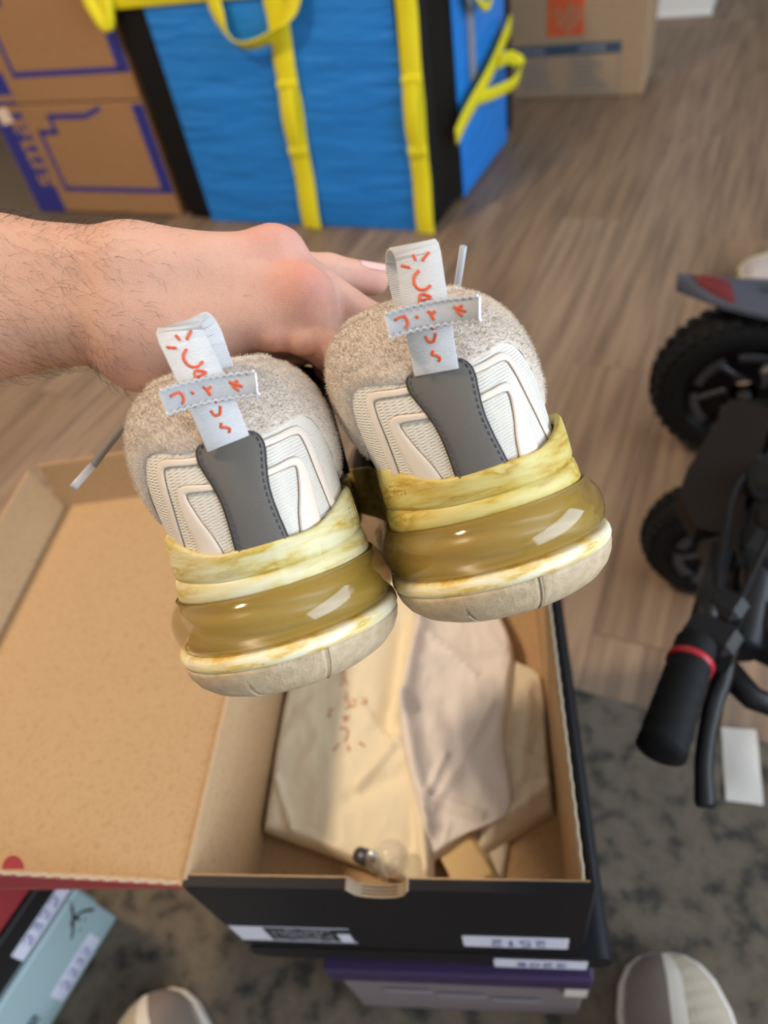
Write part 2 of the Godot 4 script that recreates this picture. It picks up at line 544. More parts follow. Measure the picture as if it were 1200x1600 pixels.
func build_room() -> void:
	var fl := structure("floor", room_box(-3.4, 2.9, -0.12, -0.006, -2.3, 5.7), mats["floor base"])
	tag(fl, "grey-brown wood plank floor of the room", "floor", "", "structure")
	var rng := RandomNumberGenerator.new()
	rng.seed = 5
	var meshes := []
	for i in 6:
		var st := begin(false)
		box(st, Transform3D(Basis(Vector3.UP, PI / 2), Vector3.ZERO), Vector3(1.219, 0.008, 0.1785), 0.0008, Vector2(rng.randf() * 3, rng.randf()))
		st.generate_normals(); st.index()
		meshes.append(st.commit())
	var row := 0
	var a := -1.6
	while a < 2.6:
		var b := -1.5 + fmod(row * 0.47, 1.0) * 1.22
		while b < 5.4:
			var p := MeshInstance3D.new()
			p.name = "plank"
			p.mesh = meshes[rng.randi() % 6]
			p.material_override = mats["plank%d" % (rng.randi() % 6)]
			p.position = room(a, -0.004, b)
			p.rotation.y = ROOM_TURN
			fl.add_child(p, true)
			b += 1.22
		a += 0.1795
		row += 1
	var rg := put("rug", room_box(-0.9, 1.6, 0.0, 0.006, -1.3, 0.512, 0.003), mats["rug"])
	tag(rg, "dark mottled grey-brown rug under the open shoe box and the scooter handlebar", "rug")
	# walls, each with thickness
	structure("wall_far", room_box(-3.4, -0.262, 0.0, 2.6, 3.815, 3.935), mats["wall"])
	structure("wall_return", room_box(-0.382, -0.262, 0.0, 2.6, 3.935, 5.7), mats["wall"])
	structure("wall_hall", room_box(-0.382, 2.9, 0.0, 2.6, 5.6, 5.72), mats["wall"])
	structure("wall_left", room_box(-3.52, -3.4, 0.0, 2.6, -2.3, 3.935), mats["wall"])
	structure("wall_right", wall_with_window(2.8, 2.92, -2.3, 5.72, -1.45, 2.55, 0.6, 2.3, true), mats["wall"])
	structure("wall_back", room_box(-3.52, 2.92, 0.0, 2.6, -2.42, -2.3), mats["wall"])
	structure("ceiling", room_box(-3.52, 2.92, 2.6, 2.72, -2.42, 5.72), mats["ceiling"])
	var bb := structure("baseboard_far", room_box(-3.4, -0.262, 0.012, 0.115, 3.799, 3.815, 0.003), mats["trim"])
	put("shoe_mould", room_box(-3.4, -0.258, 0.0, 0.016, 3.79, 3.815, 0.004), mats["trim"], bb)
	structure("baseboard_hall", room_box(-0.262, 2.8, 0.0, 0.115, 5.585, 5.6, 0.003), mats["trim"])
	window("window_1", 2.86, 0.55, 1.45, 4.0, 1.7, true)

func wall_with_window(t0: float, t1: float, s0: float, s1: float, w0: float, w1: float, h0: float, h1: float, right: bool) -> SurfaceTool:
	var st := begin(false)
	for r in [[s0, w0, 0.0, 2.6], [w1, s1, 0.0, 2.6], [w0, w1, 0.0, h0], [w0, w1, h1, 2.6]]:
		var ca: float = (t0 + t1) / 2 if right else (r[0] + r[1]) / 2
		var cb: float = (r[0] + r[1]) / 2 if right else (t0 + t1) / 2
		var sz := Vector3(t1 - t0, r[3] - r[2], r[1] - r[0]) if right else Vector3(r[1] - r[0], r[3] - r[2], t1 - t0)
		box(st, Transform3D(Basis(Vector3.UP, ROOM_TURN), room(ca, (r[2] + r[3]) / 2, cb)), sz, 0.002)
	return st

func window(called: String, t: float, s: float, h: float, w: float, hh: float, right: bool) -> void:
	var o := Node3D.new()
	o.name = called
	add_child(o)
	tag(o, "", "", "", "structure")
	var bas := Basis(Vector3.UP, ROOM_TURN + (PI / 2 if right else 0.0))
	o.transform = Transform3D(bas, room(t, h, s) if right else room(s, h, t))
	for r in [[-w / 2 + 0.03, 0.0, 0.06, hh], [w / 2 - 0.03, 0.0, 0.06, hh], [0.0, hh / 2 - 0.03, w, 0.06], [0.0, -hh / 2 + 0.03, w, 0.06], [0.0, 0.0, 0.05, hh]]:
		put("window_frame", bx(Vector3(r[0], r[1], 0), Vector3(r[2], r[3], 0.06), 0.004), mats["trim"], o)
	for sgn in [-1.0, 1.0]:
		put("pane", bx(Vector3(sgn * w / 4, 0, 0), Vector3(w / 2 - 0.08, hh - 0.1, 0.004), 0.0005), mats["glass"], o)

func build_lamp() -> void:
	# warm ceiling lamp left of the camera, outside the frame; it casts the shade along the lid's left flap
	var at := room(-1.5, 2.6, 0.1)
	var l := thing("ceiling_lamp", "round warm ceiling lamp above and to the left of the held shoes", "lamp", at)
	var st := begin()
	lathe(st, [Vector2(0.001, 0), Vector2(0.16, 0), Vector2(0.17, -0.012), Vector2(0.165, -0.03), Vector2(0.001, -0.03)], Transform3D(), 40)
	put("lamp_base", st, mats["trim"], l)
	st = begin()
	lathe(st, [Vector2(0.155, -0.03), Vector2(0.15, -0.06), Vector2(0.11, -0.085), Vector2(0.05, -0.095), Vector2(0.001, -0.097)], Transform3D(), 40)
	var m := mat("lamp glow", Color("fff2dc"), 0.5)
	m.emission_enabled = true
	m.emission = Color(1.0, 0.82, 0.6)
	m.emission_energy_multiplier = 3.0
	put("lamp_diffuser", st, m, l)
	var a := AreaLight3D.new()
	a.name = "lamp_light"
	a.area_size = Vector2(0.28, 0.28)
	a.light_color = Color(1.0, 0.89, 0.76)
	a.light_energy = 60.0
	a.area_normalize_energy = false
	a.area_range = 12.0
	a.area_attenuation = 2.0
	a.shadow_enabled = true
	l.add_child(a)
	a.position = Vector3(0, -0.11, 0)
	a.rotation = Vector3(-PI / 2, 0, 0)

# ---------------------------------------------------------------- the open shoe box and what lies in it
const BOX_TURN := -0.2119
const BOX_AT := Vector3(-0.1888, 0.245, -0.1832)
const BW := 0.272
const BL := 0.405
const BH := 0.155

func build_shoe_box() -> void:
	var o := thing("shoe_box", "open black shoe box with its red lid folded back, below the held shoes", "shoe box", BOX_AT, BOX_TURN)
	put("base_panel", bx(Vector3(BW / 2, 0.0015, -BL / 2), Vector3(BW, 0.003, BL), 0.0008), mats["kraft"], o)
	# front: a thick rolled panel with a thumb notch
	var outline := PackedVector2Array([Vector2(0, 0), Vector2(BW, 0), Vector2(BW, BH)])
	var notch := []
	for k in 11:
		var q := k / 10.0
		notch.append(Vector2(lerpf(0.1555, 0.1145, q), BH - 0.016 * pow(sin(PI * q), 0.35)))
	outline.append_array(PackedVector2Array(notch))
	outline.append(Vector2(0, BH))
	var st := begin(false)
	extrude(st, outline, 0.007)
	put("front_panel", st, mats["box black"], o, "black front panel with a thumb notch")
	st = begin(false)
	extrude(st, outline, 0.0012, Transform3D(Basis(), Vector3(0, -0.001, -0.0072)))
	put("front_lining", st, mats["kraft"], o)
	st = begin(false)
	var path := []
	for p in notch: path.append(Vector3(p.x, p.y + 0.0006, -0.0035))
	strap(st, path, Vector3(0, 0, 1), 0.0086, 0.0012)
	put("notch_edge", st, mat("notch board", Color("93806a"), 0.9), o, "bare corrugated edge of the thumb notch")
	st = begin(false)
	for k in 3:
		var zz := -0.0012 - 0.0022 * k
		var line := []
		for i in range(2, 9): line.append(Vector3(lerpf(0.1145, 0.1555, i / 10.0), notch[i].y + 0.0014, zz))
		ink(st, line, 0.00035, Vector3(0, 1, 0))
	put("flute_lines", st, mats["dark panel"], o)
	# side walls and back
	put("side_wall", bx(Vector3(0.0015, BH / 2, -BL / 2 - 0.004), Vector3(0.003, BH, BL - 0.008), 0.0008), mats["kraft"], o)
	put("side_wall", bx(Vector3(BW - 0.0045, BH / 2 - 0.0005, -BL / 2 - 0.004), Vector3(0.003, BH, BL - 0.008), 0.0008), mats["kraft"], o)
	put("side_skin", bx(Vector3(BW + 0.001, BH / 2, -BL / 2 - 0.004), Vector3(0.0075, BH - 0.002, BL - 0.002), 0.0025), mats["box black"], o)
	st = begin(false)
	var fl := []
	for i in 60:
		fl.append(Vector3(BW - 0.0045 + 0.0008 * (i % 2), BH, -0.01 - i * (BL - 0.02) / 59.0))
	ink(st, fl, 0.0011, Vector3(0, 1, 0))
	put("flute_edge", st, mats["kraft edge"], o)
	put("back_panel", bx(Vector3(BW / 2, BH / 2, -BL + 0.002), Vector3(BW, BH, 0.004), 0.001), mats["kraft"], o)
	# lid, hinged on the left wall
	var lx := Transform3D(Basis(Vector3(0, 0, 1), deg_to_rad(5.0)), Vector3(0, BH, 0))
	st = begin(false)
	box(st, lx * Transform3D(Basis(), Vector3(-0.131, -0.0015, -BL / 2)), Vector3(0.264, 0.003, BL), 0.001)
	var lid := put("lid", st, mats["kraft"], o, "kraft inside of the opened lid")
	st = begin(false)
	box(st, lx * Transform3D(Basis(), Vector3(-0.131, -0.0036, -BL / 2)), Vector3(0.266, 0.0011, BL + 0.001), 0.0005)
	put("lid_skin", st, mats["box red"], lid, "red outside of the lid")
	# rolled hinge, a paler crease
	st = begin()
	tube(st, [lx * Vector3(0.0005, -0.001, -0.004), lx * Vector3(0.0005, -0.001, -BL)], 0.0026, 8)
	put("hinge_crease", st, mats["kraft"], lid)
	# outer flap
	var fx := lx * Transform3D(Basis(Vector3(0, 0, 1), deg_to_rad(9.0)), Vector3(-0.262, 0, 0))
	st = begin(false)
	box(st, fx * Transform3D(Basis(), Vector3(0, 0.029, -BL / 2)), Vector3(0.003, 0.06, BL), 0.001)
	put("lid_flap", st, mats["kraft"], lid)
	st = begin(false)
	box(st, fx * Transform3D(Basis(), Vector3(-0.0022, 0.0285, -BL / 2)), Vector3(0.0012, 0.06, BL + 0.001), 0.0005)
	put("lid_flap_skin", st, mats["box red"], lid)
	# far flap
	var bf := lx * Transform3D(Basis(Vector3(1, 0, 0), deg_to_rad(-7.0)), Vector3(0, 0, -BL))
	st = begin(false)
	box(st, bf * Transform3D(Basis(), Vector3(-0.131, 0.029, 0)), Vector3(0.262, 0.06, 0.003), 0.001)
	put("lid_flap", st, mats["kraft"], lid)
	st = begin(false)
	box(st, bf * Transform3D(Basis(), Vector3(-0.131, 0.0285, -0.0022)), Vector3(0.262, 0.06, 0.0012), 0.0005)
	put("lid_flap_skin", st, mats["box red"], lid)
	# near flap, tapering towards the hinge
	var near := PackedVector2Array([Vector2(-0.002, 0), Vector2(-0.262, 0), Vector2(-0.264, 0.050), Vector2(-0.19, 0.040), Vector2(-0.13, 0.0285), Vector2(-0.06, 0.014), Vector2(-0.002, 0.001)])
	st = begin(false)
	extrude(st, near, 0.0028, lx * Transform3D(Basis(), Vector3(0, 0, -0.001)))
	put("lid_flap", st, mats["kraft"], lid)
	st = begin(false)
	extrude(st, near, 0.0011, lx * Transform3D(Basis(), Vector3(0, -0.0006, 0.0002)))
	put("lid_flap_skin", st, mats["box red"], lid, "red outside of the torn near flap")
	st = begin(false)
	var rip := []
	for i in 40:
		var q := i / 39.0
		var xx := lerpf(-0.004, -0.135, q)
		rip.append(lx * Vector3(xx, lerpf(0.001, 0.030, q) + 0.0004 * (i % 2), -0.0022 + 0.0006 * (i % 3)))
	ink(st, rip, 0.0013, Vector3(0, 1, 0))
	put("torn_edge", st, mats["kraft edge"], lid, "pale torn corrugated edge")
	st = begin(false)
	var semi := PackedVector2Array()
	for k in 13: semi.append(Vector2(cos(PI * k / 12.0) * 0.0085, sin(PI * k / 12.0) * 0.009))
	extrude(st, semi, 0.0012, lx * Transform3D(Basis(Vector3(1, 0, 0), -0.9), Vector3(-0.1175, 0.0265, -0.004)))
	put("thumb_tab", st, mats["box red"], lid, "small red half-round tab")
	# printed label and sticker on the front
	var lb := put("size_label", bx(Vector3(0.050, 0.0375, 0.0002), Vector3(0.096, 0.042, 0.0006), 0.0001), mats["print black"], o, "dark printed size label with a white end")
	st = begin(false)
	box(st, Transform3D(Basis(), Vector3(0.0155, 0.0375, 0.0006)), Vector3(0.026, 0.041, 0.0004), 0.0001)
	box(st, Transform3D(Basis(), Vector3(0.091, 0.030, 0.0006)), Vector3(0.010, 0.024, 0.0004), 0.0001)
	for k in 2: box(st, Transform3D(Basis(), Vector3(0.050, 0.0175 + 0.040 * k, 0.0006)), Vector3(0.096, 0.0012, 0.0004), 0.0001)
	put("label_field", st, mats["sticker"], lb)
	st = begin(false)
	var rng := RandomNumberGenerator.new()
	rng.seed = 8
	for r in 5:
		var xx := 0.033
		while xx < 0.082:
			var w := rng.randf_range(0.002, 0.007)
			if rng.randf() < 0.75: box(st, Transform3D(Basis(), Vector3(xx + w / 2, 0.022 + r * 0.0072, 0.0006)), Vector3(w, 0.0032, 0.0003), 0.0001)
			xx += w + 0.0012
	put("label_print", st, mats["print grey"], lb)
	sticker(o, Vector3(0.2225, 0.0315, 0.0004), Vector2(0.079, 0.030), "2512", Transform3D(Basis(Vector3(0, 0, 1), PI), Vector3(0.023, 0.008, 0.0006)), Vector2(0.0088, 0.0155), "white sticker with a blue handwritten number, upside down")
	build_contents()

func sticker(parent: Node, at: Vector3, size: Vector2, text: String, txf: Transform3D, cell: Vector2, label: String, turn := 0.0) -> void:
	var st := begin(false)
	extrude(st, round_rect(-size.x / 2, -size.y / 2, size.x / 2, size.y / 2, 0.002), 0.0005, Transform3D(Basis(Vector3(0, 0, 1), turn), at))
	var s := put("sticker", st, mats["sticker"], parent, label)
	st = begin()
	handwriting(st, text, Transform3D(Basis(Vector3(0, 0, 1), turn), at) * txf, cell, 0.00075, 0.12, 0.2)
	put("handwriting", st, mats["ink blue"], s)

# a soft folded piece: left and right edges from near to far, in box axes (x, depth); heights from bumps and folds
class Soft:
	var left: Array
	var right: Array
	var noise := FastNoiseLite.new()
	var folds := []          # each: a, b, height, width
	var lift := 0.02
	var rough := 0.006
	func _init(l: Array, r: Array, h: float, sd: int, amount := 0.006, freq := 22.0) -> void:
		left = l; right = r; lift = h; rough = amount
		noise.seed = sd
		noise.frequency = freq
		noise.fractal_octaves = 3
		noise.fractal_type = FastNoiseLite.FRACTAL_RIDGED
	func edge(e: Array, v: float) -> Vector2:
		var k := clampf(v, 0.0, 0.9999) * (e.size() - 1)
		var i := int(k)
		return (e[i] as Vector2).cubic_interpolate(e[i + 1], e[maxi(i - 1, 0)], e[mini(i + 2, e.size() - 1)], k - i)
	func at(u: float, v: float) -> Vector2:
		return edge(left, v).lerp(edge(right, v), u)
	func height(p: Vector2) -> float:
		var h := lift + rough * noise.get_noise_2d(p.x, p.y) + rough * 0.35 * noise.get_noise_2d(p.x * 3.1 + 5.0, p.y * 1.6)
		for f in folds:
			var q := Geometry2D.get_closest_point_to_segment(p, f[0], f[1])
			h += f[2] * exp(-pow(p.distance_to(q) / f[3], 2.0))
		return h

func soft_piece(called: String, label: String, category: String, s: Soft, m: Material, floor_h: float, n := 56) -> MeshInstance3D:
	var st := begin()
	var top := []
	for i in n + 1:
		var v := float(i) / n
		var r := []
		for j in n + 1:
			var u := float(j) / n
			var p := s.at(u, v)
			var e := minf(minf(u, 1 - u), minf(v, 1 - v)) * n
			var k := 1.0 - exp(-e * 0.9)
			r.append(Vector3(p.x, lerpf(floor_h + 0.0015, s.height(p), 0.25 + 0.75 * k), -p.y))
		r.push_front(Vector3(r[0].x, floor_h, r[0].z))
		r.append(Vector3(r[-1].x, floor_h, r[-1].z))
		top.append(r)
	var first := []
	var last := []
	for q in top[0]: first.append(Vector3(q.x, floor_h, q.z))
	for q in top[-1]: last.append(Vector3(q.x, floor_h, q.z))
	top.push_front(first)
	top.append(last)
	grid(st, top, false, true)
	var o := put(called, st, m)
	o.transform = Transform3D(Basis(Vector3.UP, BOX_TURN), BOX_AT)
	tag(o, label, category)
	return o

func build_contents() -> void:
	# far-right sheet, lowest
	var s3 := Soft.new([Vector2(0.195, 0.066), Vector2(0.20, 0.15), Vector2(0.21, 0.24), Vector2(0.215, 0.30)], [Vector2(0.2625, 0.106), Vector2(0.2635, 0.16), Vector2(0.263, 0.237), Vector2(0.235, 0.240)], 0.018, 3, 0.003, 12.0)
	s3.folds = [[Vector2(0.21, 0.09), Vector2(0.262, 0.125), 0.009, 0.007], [Vector2(0.235, 0.13), Vector2(0.25, 0.22), 0.007, 0.008], [Vector2(0.225, 0.16), Vector2(0.262, 0.14), 0.005, 0.005]]
	soft_piece("tissue_sheet", "crumpled grey-beige tissue sheet against the right wall of the shoe box", "tissue paper", s3, mats["tissue"], 0.0035)
	# narrow grey strip and tan folded paper at the near end
	var s4 := Soft.new([Vector2(0.188, 0.040), Vector2(0.190, 0.07), Vector2(0.194, 0.1)], [Vector2(0.212, 0.036), Vector2(0.220, 0.07), Vector2(0.226, 0.1)], 0.010, 6, 0.001, 20.0)
	soft_piece("paper_strip", "narrow grey paper end poking out beside the folded tan paper", "paper", s4, mats["tissue"], 0.0035, 16)
	var o := thing("folded_paper", "folded tan paper wad near the front panel of the shoe box", "paper", Transform3D(Basis(Vector3.UP, BOX_TURN), BOX_AT) * Vector3(0.1845, 0.0128, -0.066), BOX_TURN + 0.42)
	for k in 4:
		put("fold_layer", bx(Vector3(-0.001 * k, 0.0012 + 0.0024 * k, 0.001 * k), Vector3(0.037 - 0.002 * k, 0.0018, 0.056 - 0.004 * k), 0.0007, Vector3(0.02 * (k % 2), 0.05 * k, 0.01)), mats["tan paper"], o)
	# white-lilac bag folded over, right of the ridge
	var s2 := Soft.new([Vector2(0.158, 0.060), Vector2(0.150, 0.084), Vector2(0.134, 0.135), Vector2(0.124, 0.199), Vector2(0.137, 0.296), Vector2(0.14, 0.34)], [Vector2(0.19, 0.085), Vector2(0.226, 0.10), Vector2(0.224, 0.165), Vector2(0.232, 0.22), Vector2(0.237, 0.27), Vector2(0.215, 0.34)], 0.030, 11, 0.003, 10.0)
	s2.folds = [[Vector2(0.152, 0.085), Vector2(0.128, 0.199), 0.016, 0.010], [Vector2(0.128, 0.199), Vector2(0.140, 0.30), 0.016, 0.010], [Vector2(0.16, 0.10), Vector2(0.215, 0.20), 0.004, 0.004], [Vector2(0.15, 0.25), Vector2(0.23, 0.26), 0.004, 0.004], [Vector2(0.19, 0.12), Vector2(0.17, 0.2), -0.006, 0.010], [Vector2(0.145, 0.29), Vector2(0.20, 0.23), 0.005, 0.003], [Vector2(0.15, 0.11), Vector2(0.20, 0.095), 0.006, 0.004], [Vector2(0.17, 0.15), Vector2(0.155, 0.11), 0.005, 0.003]]
	soft_piece("tissue_bag", "pale lilac-white folded cloth bag right of the printed dust bag", "cloth bag", s2, mats["tissue white"], 0.0165, 64)
	# printed dust bag
	var s1 := Soft.new([Vector2(0.006, 0.084), Vector2(0.0055, 0.12), Vector2(0.005, 0.16), Vector2(0.006, 0.212), Vector2(0.012, 0.30), Vector2(0.02, 0.36)], [Vector2(0.160, 0.036), Vector2(0.156, 0.084), Vector2(0.138, 0.135), Vector2(0.127, 0.199), Vector2(0.140, 0.296), Vector2(0.14, 0.36)], 0.030, 17, 0.0028, 9.0)
	s1.folds = [[Vector2(0.012, 0.13), Vector2(0.035, 0.082), 0.004, 0.003], [Vector2(0.035, 0.082), Vector2(0.09, 0.062), 0.004, 0.003], [Vector2(0.09, 0.12), Vector2(0.132, 0.17), 0.005, 0.004], [Vector2(0.085, 0.11), Vector2(0.135, 0.135), -0.005, 0.008], [Vector2(0.08, 0.21), Vector2(0.12, 0.16), 0.004, 0.003], [Vector2(0.112, 0.18), Vector2(0.122, 0.29), -0.012, 0.010], [Vector2(0.156, 0.05), Vector2(0.129, 0.19), 0.012, 0.006], [Vector2(0.129, 0.19), Vector2(0.141, 0.30), 0.015, 0.007], [Vector2(0.03, 0.20), Vector2(0.06, 0.15), 0.002, 0.006], [Vector2(0.145, 0.11), Vector2(0.138, 0.05), -0.006, 0.007]]
	var db := soft_piece("dust_bag", "cream cotton dust bag with an orange handwritten print, lying in the shoe box", "dust bag", s1, mats["dust bag"], 0.0165, 80)
	# orange print, upside down as it lies
	var st := begin()
	var marks := [["S", 0.066, 0.236], ["U", 0.067, 0.226], ["T", 0.071, 0.212], ["C", 0.073, 0.201], ["A", 0.073, 0.186], ["J", 0.057, 0.193], ["C", 0.079, 0.203], ["K", 0.089, 0.204]]
	for mk in marks:
		for sk in PEN[mk[0]]:
			var pts := []
			for k in range(0, sk.size(), 2):
				var p := Vector2(mk[1] + (0.5 - sk[k]) * 0.006, mk[2] + (0.5 - sk[k + 1]) * 0.0075)
				pts.append(Vector3(p.x, s1.height(p) + 0.0004, -p.y))
			ink(st, smooth_path(pts, 3), 0.0007, Vector3.UP, 0.4)
	for sk in [[0.068, 0.176, 0.074, 0.176, 0.0765, 0.170, 0.074, 0.163], [0.064, 0.154, 0.069, 0.161], [0.078, 0.159, 0.0795, 0.153], [0.088, 0.162, 0.094, 0.158]]:
		var pts := []
		for k in range(0, sk.size(), 2):
			var p := Vector2(sk[k], sk[k + 1])
			pts.append(Vector3(p.x, s1.height(p) + 0.0004, -p.y))
		ink(st, smooth_path(pts, 4), 0.0008, Vector3.UP, 0.4)
	put("bag_print", st, mats["print rust"], db, "faded orange handwritten lettering with a smile and rays")
	# clear ball with a metal clip, on the bag behind the notch
	var xf := Transform3D(Basis(Vector3.UP, BOX_TURN), BOX_AT)
	var ball := thing("ball_charm", "clear plastic ball charm with a shiny metal clip behind the thumb notch", "charm", xf * Vector3(0.121, 0.0345, -0.054), BOX_TURN)
	st = begin()
	var prof := []
	for k in 25: prof.append(Vector2(maxf(0.0001, sin(PI * k / 24.0) * 0.0145), -cos(PI * k / 24.0) * 0.0145))
	lathe(st, prof, Transform3D(Basis(), Vector3(0.006, 0.0145, 0)), 40)
	put("clear_ball", st, mat("clear plastic", Color(0.95, 0.93, 0.9, 0.22), 0.06, {"alpha": true, "spec": 0.9}), ball)
	st = begin()
	tube(st, smooth_path([Vector3(-0.010, 0.004, 0.006), Vector3(-0.013, 0.015, 0.004), Vector3(-0.009, 0.022, 0.0), Vector3(-0.004, 0.018, 0.004), Vector3(-0.003, 0.008, 0.009), Vector3(-0.001, 0.001, 0.012)], 6), 0.0034, 10)
	put("metal_clip", st, mats["bright steel"], ball, "shiny bent metal clip")
	st = begin()
	lathe(st, [Vector2(0.0005, -0.008), Vector2(0.0062, -0.0075), Vector2(0.0072, 0), Vector2(0.0062, 0.0075), Vector2(0.0005, 0.008)], Transform3D(Basis(Vector3(0, 0, 1), 0.5), Vector3(-0.0165, 0.014, 0.0)), 20)
	put("swivel_end", st, mats["dark steel"], ball, "dark steel swivel end")

func build_box_stack() -> void:
	var o := thing("shoe_box", "slim black shoe box directly under the open shoe box", "shoe box", Vector3(BOX_AT.x, 0.196, BOX_AT.z), BOX_TURN)
	put("body", bx(Vector3(0.145, 0.014, -0.19), Vector3(0.288, 0.028, 0.376), 0.002), mats["box black matt"], o)
	var st := begin(false)
	extrude(st, round_rect(0.0, 0.016, 0.297, 0.0484, 0.012, 6), 0.388, Transform3D(Basis(), Vector3(0, 0, 0.002)))
	put("lid", st, mats["box black"], o)
	sticker(o, Vector3(0.2415, 0.024, 0.0028), Vector2(0.074, 0.026), "2208", Transform3D(Basis(Vector3(0, 0, 1), PI), Vector3(0.021, 0.006, 0.0006)), Vector2(0.0085, 0.012), "white sticker with a faint blue number")
	o = thing("shoe_box", "purple lidded shoe box on the rug at the foot of the stack", "shoe box", Vector3(BOX_AT.x, 0.0062, BOX_AT.z), BOX_TURN)
	put("body", bx(Vector3(0.170, 0.077, -0.157), Vector3(0.222, 0.154, 0.32), 0.002), mats["box mauve"], o, "grey-mauve lower body")
	put("lid", bx(Vector3(0.170, 0.171, -0.155), Vector3(0.229, 0.036, 0.327), 0.002), mats["box purple"], o, "dark purple lid")
	put("corner_label", bx(Vector3(0.273, 0.127, 0.0058), Vector3(0.020, 0.034, 0.001), 0.0003), mats["sneaker pale"], o, "small cream corner label")
	st = begin(false)
	for k in 3: box(st, Transform3D(Basis(), Vector3(0.12 + 0.05 * k, 0.10 - 0.012 * k, 0.0055)), Vector3(0.045, 0.006, 0.0006), 0.0001)
	put("body_print", st, mats["print grey"], o)

func build_left_stack() -> void:
	var at := Vector3(-0.475, 0.0062, -0.212)
	var turn := 0.992
	var g := "shoe boxes stacked at the left foot"
	var o := thing("shoe_box", "pale teal shoe box with a dark leaping figure mark, lowest at bottom left", "shoe box", at, turn, g)
	put("body", bx(Vector3(-0.02, 0.045, -0.17), Vector3(0.266, 0.09, 0.336), 0.002), mats["box teal"], o)
	put("lid", bx(Vector3(-0.02, 0.085, -0.17), Vector3(0.270, 0.052, 0.342), 0.003), mats["box teal"], o)
	var st := begin()
	for s in [[0.0985, 0.104, 0.094, 0.095, 0.0895, 0.087], [0.0895, 0.087, 0.098, 0.080, 0.1035, 0.068, 0.106, 0.060], [0.0895, 0.087, 0.084, 0.079, 0.0785, 0.072, 0.073, 0.0675], [0.0895, 0.087, 0.0915, 0.080, 0.091, 0.075], [0.083, 0.083, 0.0885, 0.087]]:
		var pts := []
		for k in range(0, s.size(), 2): pts.append(Vector3(s[k], s[k + 1], 0.0012))
		ink(st, smooth_path(pts, 4), 0.0017, Vector3(0, 0, 1), 0.3)
	for p in [[0.094, 0.066], [0.084, 0.062], [0.1, 0.108]]:
		ink(st, [Vector3(p[0] - 0.001, p[1], 0.0012), Vector3(p[0] + 0.001, p[1] + 0.0006, 0.0012)], 0.0018, Vector3(0, 0, 1), 0.3)
	put("leaping_mark", st, mats["print black"], o, "dark leaping figure mark")
	sticker(o, Vector3(0.053, 0.0225, -0.0013), Vector2(0.066, 0.029), "2232", Transform3D(Basis(), Vector3(-0.022, -0.008, 0.0006)), Vector2(0.0092, 0.016), "lilac-white sticker with a blue number")
	st = begin()
	handwriting(st, "R", Transform3D(Basis(), Vector3(-0.01, 0.03, -0.0013)), Vector2(0.012, 0.014), 0.0012)
	put("small_print", st, mats["print black"], o)
	o = thing("shoe_box", "black shoe box with a white numbered sticker, between the teal and red ones", "shoe box", at + Vector3(0, 0.1118, 0), turn, g)
	put("body", bx(Vector3(-0.02, 0.018, -0.17), Vector3(0.262, 0.036, 0.33), 0.002), mats["box black matt"], o)
	put("lid", bx(Vector3(-0.02, 0.044, -0.17), Vector3(0.268, 0.030, 0.338), 0.002), mats["box black matt"], o)
	sticker(o, Vector3(0.078, 0.0165, -0.0042), Vector2(0.082, 0.027), "2322", Transform3D(Basis(), Vector3(-0.028, -0.007, 0.0006)), Vector2(0.0105, 0.0145), "white sticker with a blue handwritten number")
	o = thing("shoe_box", "red shoe box on top of the black one at the left edge", "shoe box", at + Vector3(0, 0.171, 0), turn, g)
	put("body", bx(Vector3(-0.02, 0.035, -0.172), Vector3(0.262, 0.07, 0.33), 0.002), mats["box red"], o)
	put("lid", bx(Vector3(-0.02, 0.062, -0.172), Vector3(0.268, 0.028, 0.338), 0.003), mats["box red"], o)

